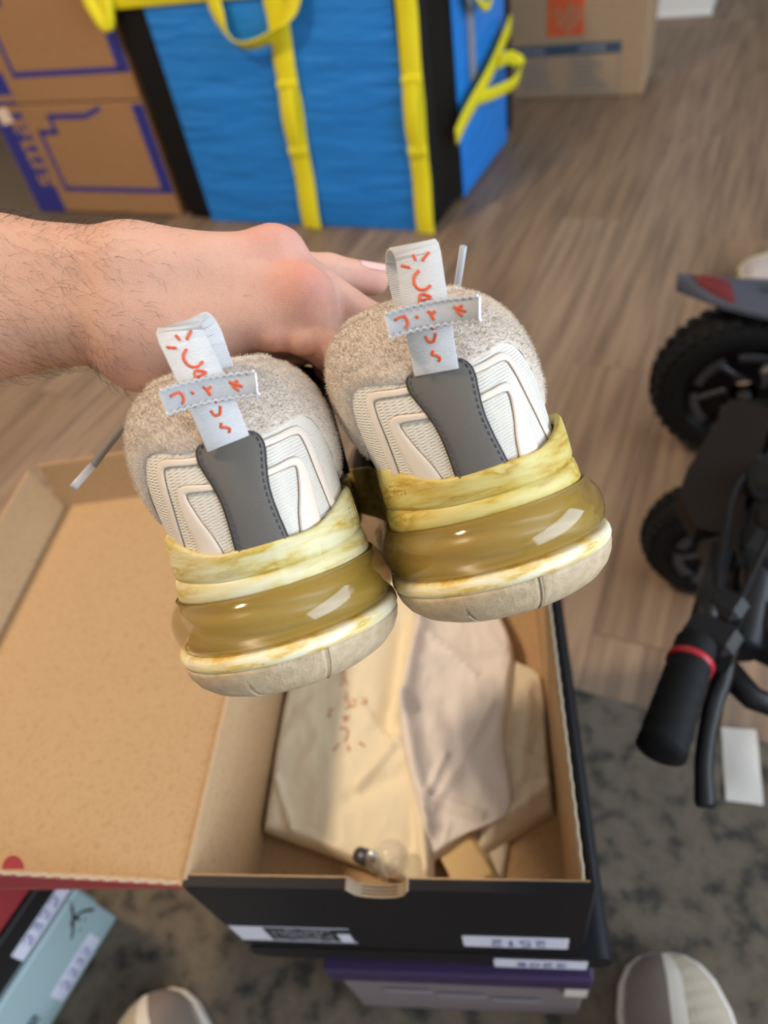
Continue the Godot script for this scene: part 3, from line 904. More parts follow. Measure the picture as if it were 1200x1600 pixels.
# ---------------------------------------------------------------- bag and cartons in the background
func build_bag() -> void:
	var o := thing("storage_bag", "big blue woven storage bag with black edges and yellow webbing straps", "bag", Vector3(-0.357, 0, -2.342), deg_to_rad(-32.06))
	var st := begin(false)
	box(st, Transform3D(Basis(), Vector3(0.35, 0.325, -0.365)), Vector3(0.90, 0.65, 0.73), 0.028)
	put("body", st, mats["bag black"], o, "black fabric body and corner edges")
	st = begin()
	panel(st, Transform3D(Basis(), Vector3(0.378, 0.29, 0.0)), 0.712, 0.575, 0.012, 5)
	put("front_panel", st, mats["bag blue"], o)
	st = begin()
	panel(st, Transform3D(Basis(Vector3.UP, PI / 2), Vector3(0.80, 0.31, -0.41)), 0.44, 0.60, 0.010, 6)
	put("side_panel", st, mats["bag blue"], o)
	# vertical straps with a sewn slide half way
	for s in [[0.398, 0.438, 0.06], [0.762, 0.777, 0.052]]:
		st = begin()
		var pts := []
		for k in 14:
			var q := k / 13.0
			pts.append(Vector3(lerpf(s[0], s[1], q), 0.004 + q * 0.62, 0.0205 + 0.003 * sin(q * 21.0)))
		strap(st, pts, Vector3(1, 0, 0), s[2], 0.003, 20.0)
		var v := put("vertical_strap", st, mats["strap yellow"], o)
		st = begin()
		pts = []
		for k in 9:
			var q := k / 8.0
			pts.append(Vector3(lerpf(s[0], s[1], 0.35 + 0.27 * q) - 0.004, 0.22 + q * 0.17, 0.0255 + 0.012 * sin(q * PI)))
		strap(st, pts, Vector3(1, 0.1, 0.1), s[2] * 0.82, 0.003, 8.0)
		put("strap_slack", st, mats["strap yellow"], v)
		st = begin(false)
		box(st, Transform3D(Basis(), Vector3(lerpf(s[0], s[1], 0.36), 0.225, 0.026)), Vector3(s[2] * 1.02, 0.022, 0.012), 0.003)
		put("strap_stop", st, mats["strap yellow"], v)
		st = begin(false)
		box(st, Transform3D(Basis(), Vector3(lerpf(s[0], s[1], 0.62), 0.388, 0.026)), Vector3(s[2] * 1.02, 0.018, 0.012), 0.003)
		put("strap_stop", st, mats["strap yellow"], v)
	# hanging handle loop
	st = begin()
	var loop := smooth_path([Vector3(0.265, 0.65, 0.028), Vector3(0.272, 0.56, 0.034), Vector3(0.295, 0.505, 0.042), Vector3(0.345, 0.485, 0.048), Vector3(0.425, 0.505, 0.044), Vector3(0.490, 0.56, 0.036), Vector3(0.515, 0.65, 0.028)], 6)
	var sides := []
	for k in loop.size():
		var q := absf(k / float(loop.size() - 1) - 0.5) * 2.0
		sides.append(Vector3(0.15, 0.55, 0.85).lerp(Vector3(1, 0.1, 0.15), smoothstep(0.15, 0.8, q)))
	strap(st, loop, sides, 0.046, 0.004, 12.0)
	put("handle", st, mats["strap yellow"], o)
	st = begin()
	strap(st, [Vector3(-0.10, 0.605, 0.010), Vector3(0.1, 0.605, 0.014), Vector3(0.4, 0.605, 0.016), Vector3(0.80, 0.605, 0.010)], Vector3(0, 1, 0), 0.055, 0.004, 20.0)
	put("top_binding", st, mats["strap yellow"], o)
	st = begin()
	tube(st, smooth_path([Vector3(-0.125, 0.66, 0.02), Vector3(-0.118, 0.60, 0.03), Vector3(-0.090, 0.552, 0.035), Vector3(-0.075, 0.585, 0.03), Vector3(-0.07, 0.65, 0.02)], 5), 0.022, 10, true, 0.6)
	put("side_handle", st, mats["strap yellow"], o)
	# loose straps on the right side
	var sd := Transform3D(Basis(Vector3.UP, PI / 2), Vector3(0.80, 0, 0))    # x runs back along the side, z points out
	st = begin()
	var pts := []
	for p in smooth_path([Vector3(-0.09, 0.215, 0.03), Vector3(-0.17, 0.245, 0.035), Vector3(-0.32, 0.285, 0.045), Vector3(-0.46, 0.315, 0.04), Vector3(-0.60, 0.345, 0.03)], 5): pts.append(sd * Vector3(-p.x, p.y, p.z))
	strap(st, pts, Vector3(0.1, 1, 0), 0.05, 0.004, 12.0)
	put("side_strap", st, mats["strap yellow"], o)
	st = begin()
	pts = []
	for p in smooth_path([Vector3(-0.26, 0.255, 0.04), Vector3(-0.38, 0.235, 0.06), Vector3(-0.50, 0.225, 0.075), Vector3(-0.56, 0.25, 0.07), Vector3(-0.50, 0.285, 0.055), Vector3(-0.42, 0.295, 0.05)], 5): pts.append(sd * Vector3(-p.x, p.y, p.z))
	strap(st, pts, Vector3(0.2, 1, 0.1), 0.035, 0.004, 12.0)
	put("side_strap", st, mats["strap yellow"], o)
	st = begin()
	pts = []
	for p in smooth_path([Vector3(-0.22, 0.62, 0.02), Vector3(-0.24, 0.5, 0.05), Vector3(-0.30, 0.462, 0.06), Vector3(-0.36, 0.5, 0.05), Vector3(-0.40, 0.62, 0.02)], 5): pts.append(sd * Vector3(-p.x, p.y, p.z))
	strap(st, pts, Vector3(0.1, 0.3, 1), 0.04, 0.004, 8.0)
	put("side_handle", st, mats["strap yellow"], o)
	st = begin(false)
	box(st, sd * Transform3D(Basis(), Vector3(0.30, 0.40, 0.013)), Vector3(0.05, 0.22, 0.002), 0.0008)
	put("side_tag", st, mats["print grey"], o, "pale grey printed side tag")

# a bulging cloth panel in xy
func panel(st: SurfaceTool, xf: Transform3D, w: float, h: float, bulge: float, sd: int) -> void:
	var n := FastNoiseLite.new()
	n.seed = sd
	n.frequency = 3.0
	var rows := []
	for i in 41:
		var r := []
		for j in 41:
			var u := j / 40.0
			var v := i / 40.0
			var e := pow(sin(PI * u) * sin(PI * v), 0.4)
			r.append(xf * Vector3((u - 0.5) * w, (v - 0.5) * h, 0.003 + bulge * e * (0.8 + 0.5 * n.get_noise_2d(u * 0.5 + sin(v * 6.0) * 0.03, v * 1.6))))
		rows.append(r)
	grid(st, rows, false, true)

func carton_print(o: Node3D, h: float) -> void:
	# blue bands, frame line with a step at the top corner
	var st := begin(false)
	for r in [[0.008, 0.0, 0.138, h - 0.004], [0.602, 0.074, 0.645, h - 0.006]]:
		box(st, Transform3D(Basis(), Vector3((r[0] + r[2]) / 2, (r[1] + r[3]) / 2, 0.0006)), Vector3(r[2] - r[0], r[3] - r[1], 0.0012), 0.0003)
	for r in [[0.182, 0.074, 0.62, 0.090], [0.176, 0.074, 0.192, 0.272], [0.176, 0.256, 0.262, 0.272], [0.246, 0.256, 0.262, 0.318], [0.246, 0.302, 0.40, 0.318]]:
		box(st, Transform3D(Basis(), Vector3((r[0] + r[2]) / 2, (r[1] + r[3]) / 2, 0.0006)), Vector3(r[2] - r[0], r[3] - r[1], 0.0012), 0.0003)
	box(st, Transform3D(Basis(Vector3(0, 0, 1), 0.3), Vector3(0.435, 0.3185, 0.0006)), Vector3(0.085, 0.014, 0.0012), 0.0003)
	put("blue_print", st, mats["print blue"], o, "blue printed bands and frame")
	var t := put("lettering", lettering("small", 0.115), mats["carton"], o, "bare-board word on the blue band")
	t.transform = Transform3D(Basis(Vector3(0, 0, 1), PI / 2), Vector3(0.098, 0.085, 0.0018))

func build_cartons() -> void:
	var turn := deg_to_rad(-31.6)
	var g := "stacked moving cartons at the left"
	var low := Vector3(-0.996, 0, -2.763)
	for k in 2:
		var h := 0.345
		var o := thing("moving_carton", ["lower brown moving carton with blue print, on the floor left of the blue bag", "upper brown moving carton with blue print, on top of the lower one"][k], "carton", low + Vector3(0.0, k * 0.3485, 0.0), turn, g)
		put("body", bx(Vector3(0.324, h / 2, -0.22), Vector3(0.648, h, 0.44), 0.004), mats["carton"], o)
		var st := begin(false)
		box(st, Transform3D(Basis(), Vector3(0.324, h + 0.0003, -0.115)), Vector3(0.640, 0.003, 0.205), 0.001)
		put("top_flap", st, mats["carton"], o)
		carton_print(o, h)
		if k == 0:
			st = begin(false)
			box(st, Transform3D(Basis(Vector3(0, 0, 1), 0.2), Vector3(0.06, 0.315, 0.003)), Vector3(0.055, 0.045, 0.0012), 0.0004)
			put("tape_scrap", st, mat("tape", Color(0.95, 0.85, 0.75), 0.12, {"coat": 0.6}), o, "shiny scrap of clear tape")

func build_store_carton() -> void:
	var o := thing("moving_carton", "grey-brown moving carton with an orange square logo, standing right of the blue bag", "carton", Vector3(0.741, 0, -2.876), deg_to_rad(-30.4))
	put("body", bx(Vector3(0.2575, 0.20, -0.12), Vector3(0.515, 0.40, 0.24), 0.006), mats["store carton"], o)
	var st := begin(false)
	box(st, Transform3D(Basis(), Vector3(0.2575, 0.401, -0.12)), Vector3(0.505, 0.004, 0.235), 0.001)
	put("top_flap", st, mats["store carton"], o)
	st = begin(false)
	box(st, Transform3D(Basis(), Vector3(0.243, 0.258, 0.0006)), Vector3(0.124, 0.124, 0.0012), 0.0003)
	var sq := put("orange_logo", st, mats["print orange"], o, "orange square logo with diagonal stencil lettering")
	var words := ["THE", "HOME", "DEPOT"]
	var offs := [Vector2(-0.026, 0.026), Vector2(-0.0365, -0.004), Vector2(-0.027, -0.037)]
	for k in 3:
		var t := put("lettering", lettering(words[k], [0.024, 0.036, 0.036][k]), mats["store carton"], sq)
		t.transform = Transform3D(Basis(Vector3(0, 0, 1), PI / 4) * Basis.from_scale(Vector3(0.78, 1, 1)), Vector3(0.243, 0.258, 0.0016) + Basis(Vector3(0, 0, 1), PI / 4) * Vector3(offs[k].x - 0.006, offs[k].y, 0))
	st = begin(false)
	for r in [[0.058, 0.240], [0.250, 0.428]]:
		box(st, Transform3D(Basis(), Vector3((r[0] + r[1]) / 2, 0.154, 0.0006)), Vector3(r[1] - r[0] + 0.011, 0.034, 0.0012), 0.0003)
	put("slate_bar", st, mats["print slate"], o)
	st = begin(false)
	for r in [[0.058, 0.012, 0.432, 0.015], [0.058, 0.012, 0.061, 0.137], [0.429, 0.012, 0.432, 0.137], [0.268, 0.012, 0.271, 0.137]]:
		box(st, Transform3D(Basis(), Vector3((r[0] + r[2]) / 2, (r[1] + r[3]) / 2, 0.0005)), Vector3(r[2] - r[0], r[3] - r[1], 0.001), 0.0002)
	var rng := RandomNumberGenerator.new()
	rng.seed = 2
	for cx in [0.095, 0.282]:
		for k in 7:
			var xx: float = cx
			var end: float = cx + rng.randf_range(0.055, 0.11)
			while xx < end:
				var w := rng.randf_range(0.008, 0.02)
				box(st, Transform3D(Basis(), Vector3(xx + w / 2, 0.122 - k * 0.0145, 0.0005)), Vector3(w, 0.0065, 0.001), 0.0002)
				xx += w + 0.005
	put("list_print", st, mats["print faint"], o, "faint printed lists in a thin frame")
	st = begin(false)
	for r in [[0.085, 0.09], [0.292, 0.085]]:
		var xx: float = r[0]
		while xx < r[0] + r[1]:
			var w := rng.randf_range(0.007, 0.014)
			box(st, Transform3D(Basis(), Vector3(xx + w / 2, 0.154, 0.0014)), Vector3(w, 0.012, 0.0006), 0.0002)
			xx += w + 0.004
	tag(put("bar_print", st, mats["print grey"], o), "", "", "", "stuff")

# ---------------------------------------------------------------- scooters and small things
func knobby_wheel(o: Node3D, at: Vector3, rad: float, fat: float) -> Node3D:
	var w := Node3D.new()
	w.name = "wheel"
	o.add_child(w, true)
	w.position = at
	var ax := Basis(Vector3(1, 0, 0), PI / 2)
	var st := begin()
	var prof := []
	for k in 17:
		var an := -PI * 0.62 + PI * 1.24 * k / 16.0
		prof.append(Vector2(rad - fat + cos(an) * fat * 0.96, sin(an) * fat * 1.05))
	lathe(st, prof, Transform3D(ax, Vector3.ZERO), 56)
	st.set_smooth_group(-1)
	for k in 36:
		var an := TAU * k / 36.0
		for s in [-1.0, 0.0, 1.0]:
			var tilt: float = s * 0.75
			var rr := rad - fat + cos(tilt) * fat * 0.97
			var p := Vector3(cos(an + s * s * 0.08) * rr, sin(an + s * s * 0.08) * rr, sin(tilt) * fat * 1.05)
			var b := Basis(Vector3(0, 0, 1), an + s * s * 0.08 - PI / 2) * Basis(Vector3(1, 0, 0), tilt)
			box(st, Transform3D(b, p), Vector3(rad * 0.105, fat * 0.28, fat * 0.5), 0.002)
	put("tyre", st, mats["rubber"], w)
	st = begin()
	lathe(st, [Vector2(0.02, 0.022), Vector2(rad * 0.35, 0.026), Vector2(rad * 0.62, 0.014), Vector2(rad - fat * 1.25, 0.022), Vector2(rad - fat * 1.15, 0.03), Vector2(rad - fat * 1.15, -0.03), Vector2(0.02, -0.022)], Transform3D(ax, Vector3.ZERO), 48)
	put("rim", st, mats["black metal"], w)
	# slotted brake disc
	for k in 6:
		st = begin()
		var arc := []
		for i in 9: arc.append(Vector3(cos(TAU * (k + i / 10.5) / 6.0), sin(TAU * (k + i / 10.5) / 6.0), 0) * rad * 0.52 + Vector3(0, 0, 0.036))
		strap(st, arc, Vector3(0, 0, 1), 0.003, 0.012)
		var s0 := Vector3(cos(TAU * k / 6.0), sin(TAU * k / 6.0), 0)
		box(st, Transform3D(Basis(Vector3(0, 0, 1), TAU * k / 6.0 + 0.5), s0 * rad * 0.36 + Vector3(0, 0, 0.036)), Vector3(rad * 0.34, 0.008, 0.003), 0.001)
		put("brake_disc_segment", st, mats["dark steel"], w)
	st = begin()
	lathe(st, [Vector2(0.0005, 0.062), Vector2(0.009, 0.060), Vector2(0.011, 0.054), Vector2(0.011, 0.03)], Transform3D(ax, Vector3.ZERO), 12)
	put("axle_nut", st, mats["steel"], w, "shiny steel axle nut")
	return w

func build_scooters() -> void:
	var o := thing("electric_scooter", "black electric scooter at the right edge with a knobby rear wheel and a grey mudguard", "scooter", Vector3(0.612, 0, -0.864), deg_to_rad(-26.57))
	knobby_wheel(o, Vector3(0.0, 0.14, 0), 0.14, 0.036)
	# mudguard: an arched blade that ends in a tip on the left
	var st := begin()
	var rows := []
	for layer in [0.0, 1.0]:
		for i in 21:
			var q: float = i / 20.0 if layer == 0.0 else 1.0 - i / 20.0
			var x := lerpf(-0.125, 0.36, q)
			var wd := 0.056 * (1.0 - pow(1.0 - clampf(q * 2.6, 0.0, 1.0), 2.0) * 0.86)
			var y := 0.318 - 0.035 * pow(q, 1.4) + 0.012 * pow(1.0 - clampf(q * 3.0, 0.0, 1.0), 2.0)
			var r := []
			for j in 9:
				var t := j / 4.0 - 1.0
				r.append(Vector3(x, y - 0.02 * t * t - layer * 0.005, t * wd))
			rows.append(r)
	grid(st, rows, false, false)
	put("mudguard", st, mats["fender"], o)
	st = begin()
	rows = []
	for i in 9:
		var q := i / 8.0
		var r := []
		for j in 7:
			var t := j / 3.0 - 1.0
			r.append(Vector3(-0.104 + q * 0.05 + 0.012 * t, 0.3275 - 0.008 * q - 0.018 * t * t + 0.003 * sin(PI * q), 0.004 + t * (0.013 + 0.020 * q)))
		rows.append(r)
	grid(st, rows, false, false)
	put("tail_reflector", st, mats["reflector"], o, "dark red tail reflector")
	st = begin(false)
	for k in 2: box(st, Transform3D(Basis(), Vector3(0.0 + k * 0.02, 0.318, 0.012)), Vector3(0.012, 0.006, 0.012), 0.003)
	put("mudguard_bolt", st, mats["dark steel"], o)
	st = begin(false)
	box(st, Transform3D(Basis(Vector3(0, 0, 1), 0.12), Vector3(0.15, 0.15, 0.062)), Vector3(0.34, 0.045, 0.014), 0.005)
	box(st, Transform3D(Basis(Vector3(0, 0, 1), 0.12), Vector3(0.15, 0.15, -0.062)), Vector3(0.34, 0.045, 0.014), 0.005)
	put("swing_arm", st, mats["black metal"], o)
	put("deck", bx(Vector3(0.58, 0.16, 0), Vector3(0.62, 0.07, 0.17), 0.012), mats["black metal"], o)
	st = begin(false)
	box(st, Transform3D(Basis(Vector3(0, 0, 1), 0.5), Vector3(0.035, 0.205, 0.05)), Vector3(0.05, 0.028, 0.02), 0.006)
	put("brake_calliper", st, mats["dark steel"], o)
	put("cable_clamp", bx(Vector3(0.062, 0.165, 0.076), Vector3(0.02, 0.018, 0.012), 0.004), mats["red plastic"], o, "small red clamp")
	# second scooter, folded, nearer
	o = thing("electric_scooter", "folded black scooter near the right edge with a grip and brake lever over the rug", "scooter", Vector3(0.40, 0, -0.50))
	var w := knobby_wheel(o, Vector3(0.048, 0.102, -0.095), 0.102, 0.03)
	w.rotation.y = deg_to_rad(-26.57)
	var st2 := begin(false)
	slab(st2, Vector3(0.0805, 0.2612, -0.1526), Vector3(-0.0493, 0.245, 0.0182), 0.052, 0.085, 0.03, Vector3(1, 0, 0.35))
	put("stem_panel", st2, mats["dark panel"], o, "flat dark brown stem panel")
	st = begin()
	tube(st, [Vector3(0.22, 0.25, -0.24), Vector3(0.05, 0.262, -0.03), Vector3(-0.0961, 0.272, 0.1584)], 0.024, 14)
	put("stem", st, mats["black metal"], o)
	st = begin(false)
	box(st, Transform3D(Basis(Vector3.UP, 0.75), Vector3(0.015, 0.245, 0.055)), Vector3(0.09, 0.06, 0.16), 0.018)
	box(st, Transform3D(Basis(Vector3.UP, 0.75), Vector3(-0.06, 0.262, 0.14)), Vector3(0.06, 0.05, 0.09), 0.014)
	put("folding_latch", st, mats["black metal"], o)
	st = begin(false)
	box(st, Transform3D(Basis(Vector3.UP, 0.7) * Basis(Vector3(1, 0, 0), 0.2), Vector3(0.0150, 0.262, 0.1150)), Vector3(0.07, 0.05, 0.20), 0.02)
	put("stem_housing", st, mats["rubber"], o)
	st = begin(false)
	box(st, Transform3D(Basis(Vector3.UP, 0.5), Vector3(-0.030, 0.255, 0.205)), Vector3(0.075, 0.04, 0.06), 0.014)
	put("display_housing", st, mats["black metal"], o)
	st = begin()
	lathe(st, [Vector2(0.0005, 0.02), Vector2(0.018, 0.018), Vector2(0.022, 0.008), Vector2(0.027, 0.012), Vector2(0.03, 0.0), Vector2(0.028, -0.03), Vector2(0.0005, -0.03)], Transform3D(Basis(Vector3(1, 0, 0), 0.5), Vector3(0.035, 0.285, -0.02)), 28)
	lathe(st, [Vector2(0.0005, 0.02), Vector2(0.014, 0.018), Vector2(0.017, 0.008), Vector2(0.021, 0.01), Vector2(0.023, 0.0), Vector2(0.02, -0.03), Vector2(0.0005, -0.03)], Transform3D(Basis(Vector3(1, 0, 0), 0.6), Vector3(0.012, 0.288, 0.035)), 28)
	put("round_lamp", st, mats["rubber"], o)
	st = begin()
	tube(st, [Vector3(-0.0659, 0.2939, 0.0607), Vector3(-0.1503, 0.3404, 0.1773)], 0.0115, 14)
	put("handlebar", st, mats["black metal"], o)
	var ga := Vector3(-0.1557, 0.3414, 0.1835)
	var gb := Vector3(-0.2311, 0.3475, 0.2769)
	st = begin()
	var pts := []
	var rad := []
	for k in 29:
		var q := k / 28.0
		pts.append(ga.lerp(gb, q))
		rad.append((0.0175 + 0.0022 * q) * (0.6 if k == 28 or k == 0 else 1.0) - (0.0008 if k % 4 == 0 else 0.0))
	tube(st, pts, rad, 20)
	put("grip", st, mats["rubber"], o, "black ribbed rubber grip")
	st = begin()
	tube(st, [ga.lerp(gb, 0.20), ga.lerp(gb, 0.245)], 0.0196, 20)
	put("grip_ring", st, mats["red plastic"], o, "thin red ring")
	st = begin(false)
	box(st, Transform3D(Basis(Vector3.UP, 0.68), Vector3(-0.142, 0.330, 0.182)), Vector3(0.036, 0.044, 0.045), 0.008)
	box(st, Transform3D(Basis(Vector3.UP, 0.68), Vector3(-0.112, 0.318, 0.150)), Vector3(0.034, 0.05, 0.034), 0.008)
	put("lever_clamp", st, mats["black metal"], o)
	st = begin()
	tube(st, smooth_path([Vector3(-0.125, 0.316, 0.176), Vector3(-0.1355, 0.3095, 0.2016), Vector3(-0.1605, 0.3071, 0.2325), Vector3(-0.1799, 0.2880, 0.2661), Vector3(-0.1905, 0.2718, 0.2968)], 5), [0.011, 0.011, 0.011, 0.0105, 0.010, 0.0095, 0.009, 0.009, 0.0085, 0.0085, 0.0085, 0.0085, 0.008, 0.008, 0.008, 0.008, 0.008, 0.008, 0.0085, 0.009, 0.0075], 10, true, 0.6)
	put("brake_lever", st, mats["black metal"], o)
	st = begin()
	tube(st, [Vector3(-0.1300, 0.3006, 0.1906), Vector3(-0.1150, 0.29, 0.222), Vector3(-0.0750, 0.2735, 0.2423)], [0.013, 0.011, 0.009], 10)
	put("kick_lever", st, mats["black metal"], o)
	for c in [[Vector3(-0.1161, 0.3274, 0.1407), Vector3(-0.0796, 0.3306, 0.0805), Vector3(-0.0159, 0.3069, -0.0094), Vector3(0.0541, 0.2796, -0.0672), Vector3(0.16, 0.27, -0.15)], [Vector3(-0.10, 0.325, 0.15), Vector3(-0.05, 0.345, 0.10), Vector3(0.02, 0.32, 0.03), Vector3(0.10, 0.29, -0.05)]]:
		st = begin()
		tube(st, smooth_path(c, 8), 0.0034, 8)
		put("brake_cable", st, mats["rubber"], o)
	# low frame that carries the stem down to the deck and the far wheel
	st = begin()
	tube(st, [Vector3(0.22, 0.25, -0.24), Vector3(0.26, 0.15, -0.20), Vector3(0.16, 0.102, -0.125), Vector3(0.048, 0.102, -0.125)], 0.018, 12)
	tube(st, [Vector3(0.16, 0.102, -0.125), Vector3(0.19, 0.02, -0.06), Vector3(0.22, 0.0085, -0.02)], 0.012, 10)
	put("frame", st, mats["black metal"], o)

func slab(st: SurfaceTool, a: Vector3, b: Vector3, w0: float, w1: float, th: float, side: Vector3) -> void:
	var t := (b - a).normalized()
	var s := (side - t * side.dot(t)).normalized()
	var n := s.cross(t).normalized()
	var len := a.distance_to(b)
	extrude(st, PackedVector2Array([Vector2(-w0 / 2, 0), Vector2(w0 / 2, 0), Vector2(w1 * 0.25, len), Vector2(-w1 * 0.2, len), Vector2(-w1 * 0.55, len * 0.80), Vector2(-w1 * 0.55, len * 0.62)]), th, Transform3D(Basis(s, t, n), a))

func floor_sneaker(label: String, at: Vector3, turn: float, pal: Array, mirror: float) -> void:
	var o := thing("sneaker", label, "shoe", at, turn, "")
	var secs := [[-0.105, 0.006, 0.026], [-0.102, 0.020, 0.036], [-0.094, 0.033, 0.044], [-0.08, 0.043, 0.050], [-0.055, 0.0505, 0.057], [-0.02, 0.053, 0.066], [0.02, 0.050, 0.080], [0.05, 0.046, 0.094], [0.09, 0.041, 0.098], [0.13, 0.038, 0.092], [0.165, 0.035, 0.090], [0.18, 0.026, 0.08], [0.186, 0.008, 0.06]]
	var sole := []
	var upper := []
	var stripe := []
	var edge := []
	for s in secs:
		var r := []
		for k in 21:
			var an := PI * k / 20.0
			r.append(Vector3(cos(an) * s[1] * (1.0 - 0.12 * pow(sin(an), 2.0)), 0.018 + (s[2] - 0.018) * pow(sin(an), 0.8), s[0]))
		upper.append(r)
		var w: float = s[1] + 0.004
		sole.append([Vector3(w * 0.93, 0.0008, s[0]), Vector3(w, 0.006, s[0] - 0.001), Vector3(w, 0.020, s[0] - 0.001), Vector3(w * 0.96, 0.024, s[0]), Vector3(-w * 0.96, 0.024, s[0]), Vector3(-w, 0.020, s[0] - 0.001), Vector3(-w, 0.006, s[0] - 0.001), Vector3(-w * 0.93, 0.0008, s[0])])
		# side band that climbs from the toe along the outer side, and its pale edge line
		for q in [[stripe, 0.10, 0.42], [edge, 0.42, 0.52]]:
			var b := []
			for k in 6:
				var f: float = lerpf(q[1], q[2], k / 5.0)
				var an: float = f * PI * clampf(1.15 - (s[0] + 0.1) * 2.4, 0.55, 1.1)
				b.append(Vector3(mirror * cos(an) * (s[1] + 0.0012) * (1.0 - 0.12 * pow(sin(an), 2.0)), 0.018 + (s[2] - 0.0165) * pow(sin(an), 0.8), s[0]))
			q[0].append(b)
	var st := begin()
	grid(st, upper)
	put("upper", st, mats[pal[0]], o)
	st = begin()
	grid(st, sole, true)
	cap(st, sole[0]); cap(st, sole[-1], true)
	put("sole", st, mats[pal[1]], o)
	st = begin()
	grid(st, stripe.slice(1, 9))
	put("side_band", st, mats[pal[2]], o)
	st = begin()
	grid(st, edge.slice(1, 9))
	put("band_edge", st, mats[pal[3]], o)

func build_small_things() -> void:
	floor_sneaker("beige mesh trainer with a grey side band on the rug, right of the purple box", Vector3(0.166, 0.0062, -0.050), -0.16, ["mesh beige", "sneaker pale", "sneaker grey", "sneaker pale"], -1.0)
	floor_sneaker("beige mesh trainer with a grey side band on the rug, beside the teal box", Vector3(-0.335, 0.0062, -0.112), 0.22, ["mesh beige", "sneaker pale", "sneaker grey", "sneaker pale"], 1.0)
	floor_sneaker("cream trainer with a silver side on the floor behind the scooter mudguard", Vector3(0.985, 0, -1.33), 1.25, ["sneaker cream", "sneaker cream", "sneaker silver", "sneaker silver"], -1.0)
	# strip of white card on the rug
	var st := begin()
	var rows := []
	for i in 11:
		var q := i / 10.0
		var r := []
		for j in 7:
			var u := j / 6.0
			var p := Vector3(0.361, 0, -0.379).lerp(Vector3(0.400, 0, -0.366), u).lerp(Vector3(0.324, 0, -0.292).lerp(Vector3(0.362, 0, -0.278), u), q)
			p.y = 0.0072 + 0.0035 * sin(PI * q) * sin(PI * u * 0.8) + 0.001 * sin(q * 9.0)
			r.append(p)
		rows.append(r)
	var under := []
	for r in rows:
		var b := []
		for p in r: b.append(p - Vector3(0, 0.0007, 0))
		under.append(b)
	grid(st, rows, false, true)
	grid(st, under)
	tag(put("card_strip", st, mats["white paper"]), "strip of creased white card on the rug beside the brake lever", "card")

# ---------------------------------------------------------------- the held shoes
# shoe axes: x right, y up, z towards the heel's back; the widest part of the heel is at z = 0, the toe at z = -0.26
const UP_Y := [0.048, 0.060, 0.075, 0.090, 0.102, 0.112, 0.120, 0.1255, 0.1275]
const UP_W := [0.0360, 0.0362, 0.0375, 0.0390, 0.0388, 0.0370, 0.0338, 0.0296, 0.0256]
const UP_B := [0.0455, 0.0472, 0.0482, 0.0470, 0.0444, 0.0400, 0.0343, 0.0285, 0.0240]

func curve(ys: Array, vs: Array, y: float) -> float:
	var i := 0
	while i < ys.size() - 2 and y > ys[i + 1]: i += 1
	var t := clampf((y - ys[i]) / (ys[i + 1] - ys[i]), 0.0, 1.0)
	return cubic_interpolate(vs[i], vs[i + 1], vs[maxi(i - 1, 0)], vs[mini(i + 2, vs.size() - 1)], t)

# footprint point: s 0 at the heel's back, 1 at the toe; side +1 right, -1 left
func foot(s: float, side: float, w: float, zb: float, wf: float, zt: float) -> Vector2:
	if s <= 0.5:
		var an := s / 0.5 * PI / 2
		return Vector2(side * w * pow(sin(an), 0.97), zb * pow(cos(an), 0.98) if an < PI / 2 - 0.0001 else 0.0)
	if s <= 0.8:
		var q := (s - 0.5) / 0.3
		return Vector2(side * (lerpf(w, wf, q * q * (3 - 2 * q)) - 0.002 * sin(PI * q)), -0.16 * q)
	var an := (s - 0.8) / 0.2 * PI / 2
	return Vector2(side * wf * cos(an), -0.16 - (zt - 0.16) * sin(an))

# closed ring at height y
func foot_ring(y: float, w: float, zb: float, wf := 0.05, zt := 0.26, n := 48, rise := 0.0) -> Array:
	var r := []
	for half in 2:
		for k in n:
			var q := float(k) / n
			var s := q if half == 0 else 1.0 - q
			var p := foot(s, 1.0 if half == 0 else -1.0, w, zb, wf, zt)
			r.append(Vector3(p.x, y + rise * smoothstep(0.12, 0.42, s), p.y))
	return r

var twist := 0.0   # turn of the heel trim about the heel, degrees
var shear := 0.0   # sideways lean of the upper over the sole

# point of the upper's heel surface: angle th in degrees from the back (+ right), height y, pushed out by off
func heel_pt(th: float, y: float) -> Vector3:
	var w := curve(UP_Y, UP_W, y)
	var b := curve(UP_Y, UP_B, y)
	var a := absf(th)
	var p := foot(a / 180.0, signf(th) if th != 0.0 else 1.0, w, b, 0.040, 0.25)
	var yy := y if y < 0.056 else 0.056 + (y - 0.056) * 0.945
	return Vector3(p.x + shear * maxf(yy - 0.05, 0.0), yy, p.y)

func heel_at(th: float, y: float, off := 0.0) -> Vector3:
	th += twist
	var p := heel_pt(th, y)
	var n := (heel_pt(th + 1.0, y) - heel_pt(th - 1.0, y)).cross(heel_pt(th, y - 0.001) - heel_pt(th, y + 0.001)).normalized()
	if n.dot(Vector3(p.x, 0, p.z + 0.02)) < 0: n = -n
	return p + n * off

# lower edge of the suede collar, by angle
func collar_edge(th: float) -> float:
	return curve([0.0, 15.0, 28.0, 40.0, 50.0, 58.0, 66.0, 74.0, 84.0, 110.0], [0.0985, 0.0985, 0.100, 0.1025, 0.1025, 0.0985, 0.0895, 0.080, 0.074, 0.070], absf(th))

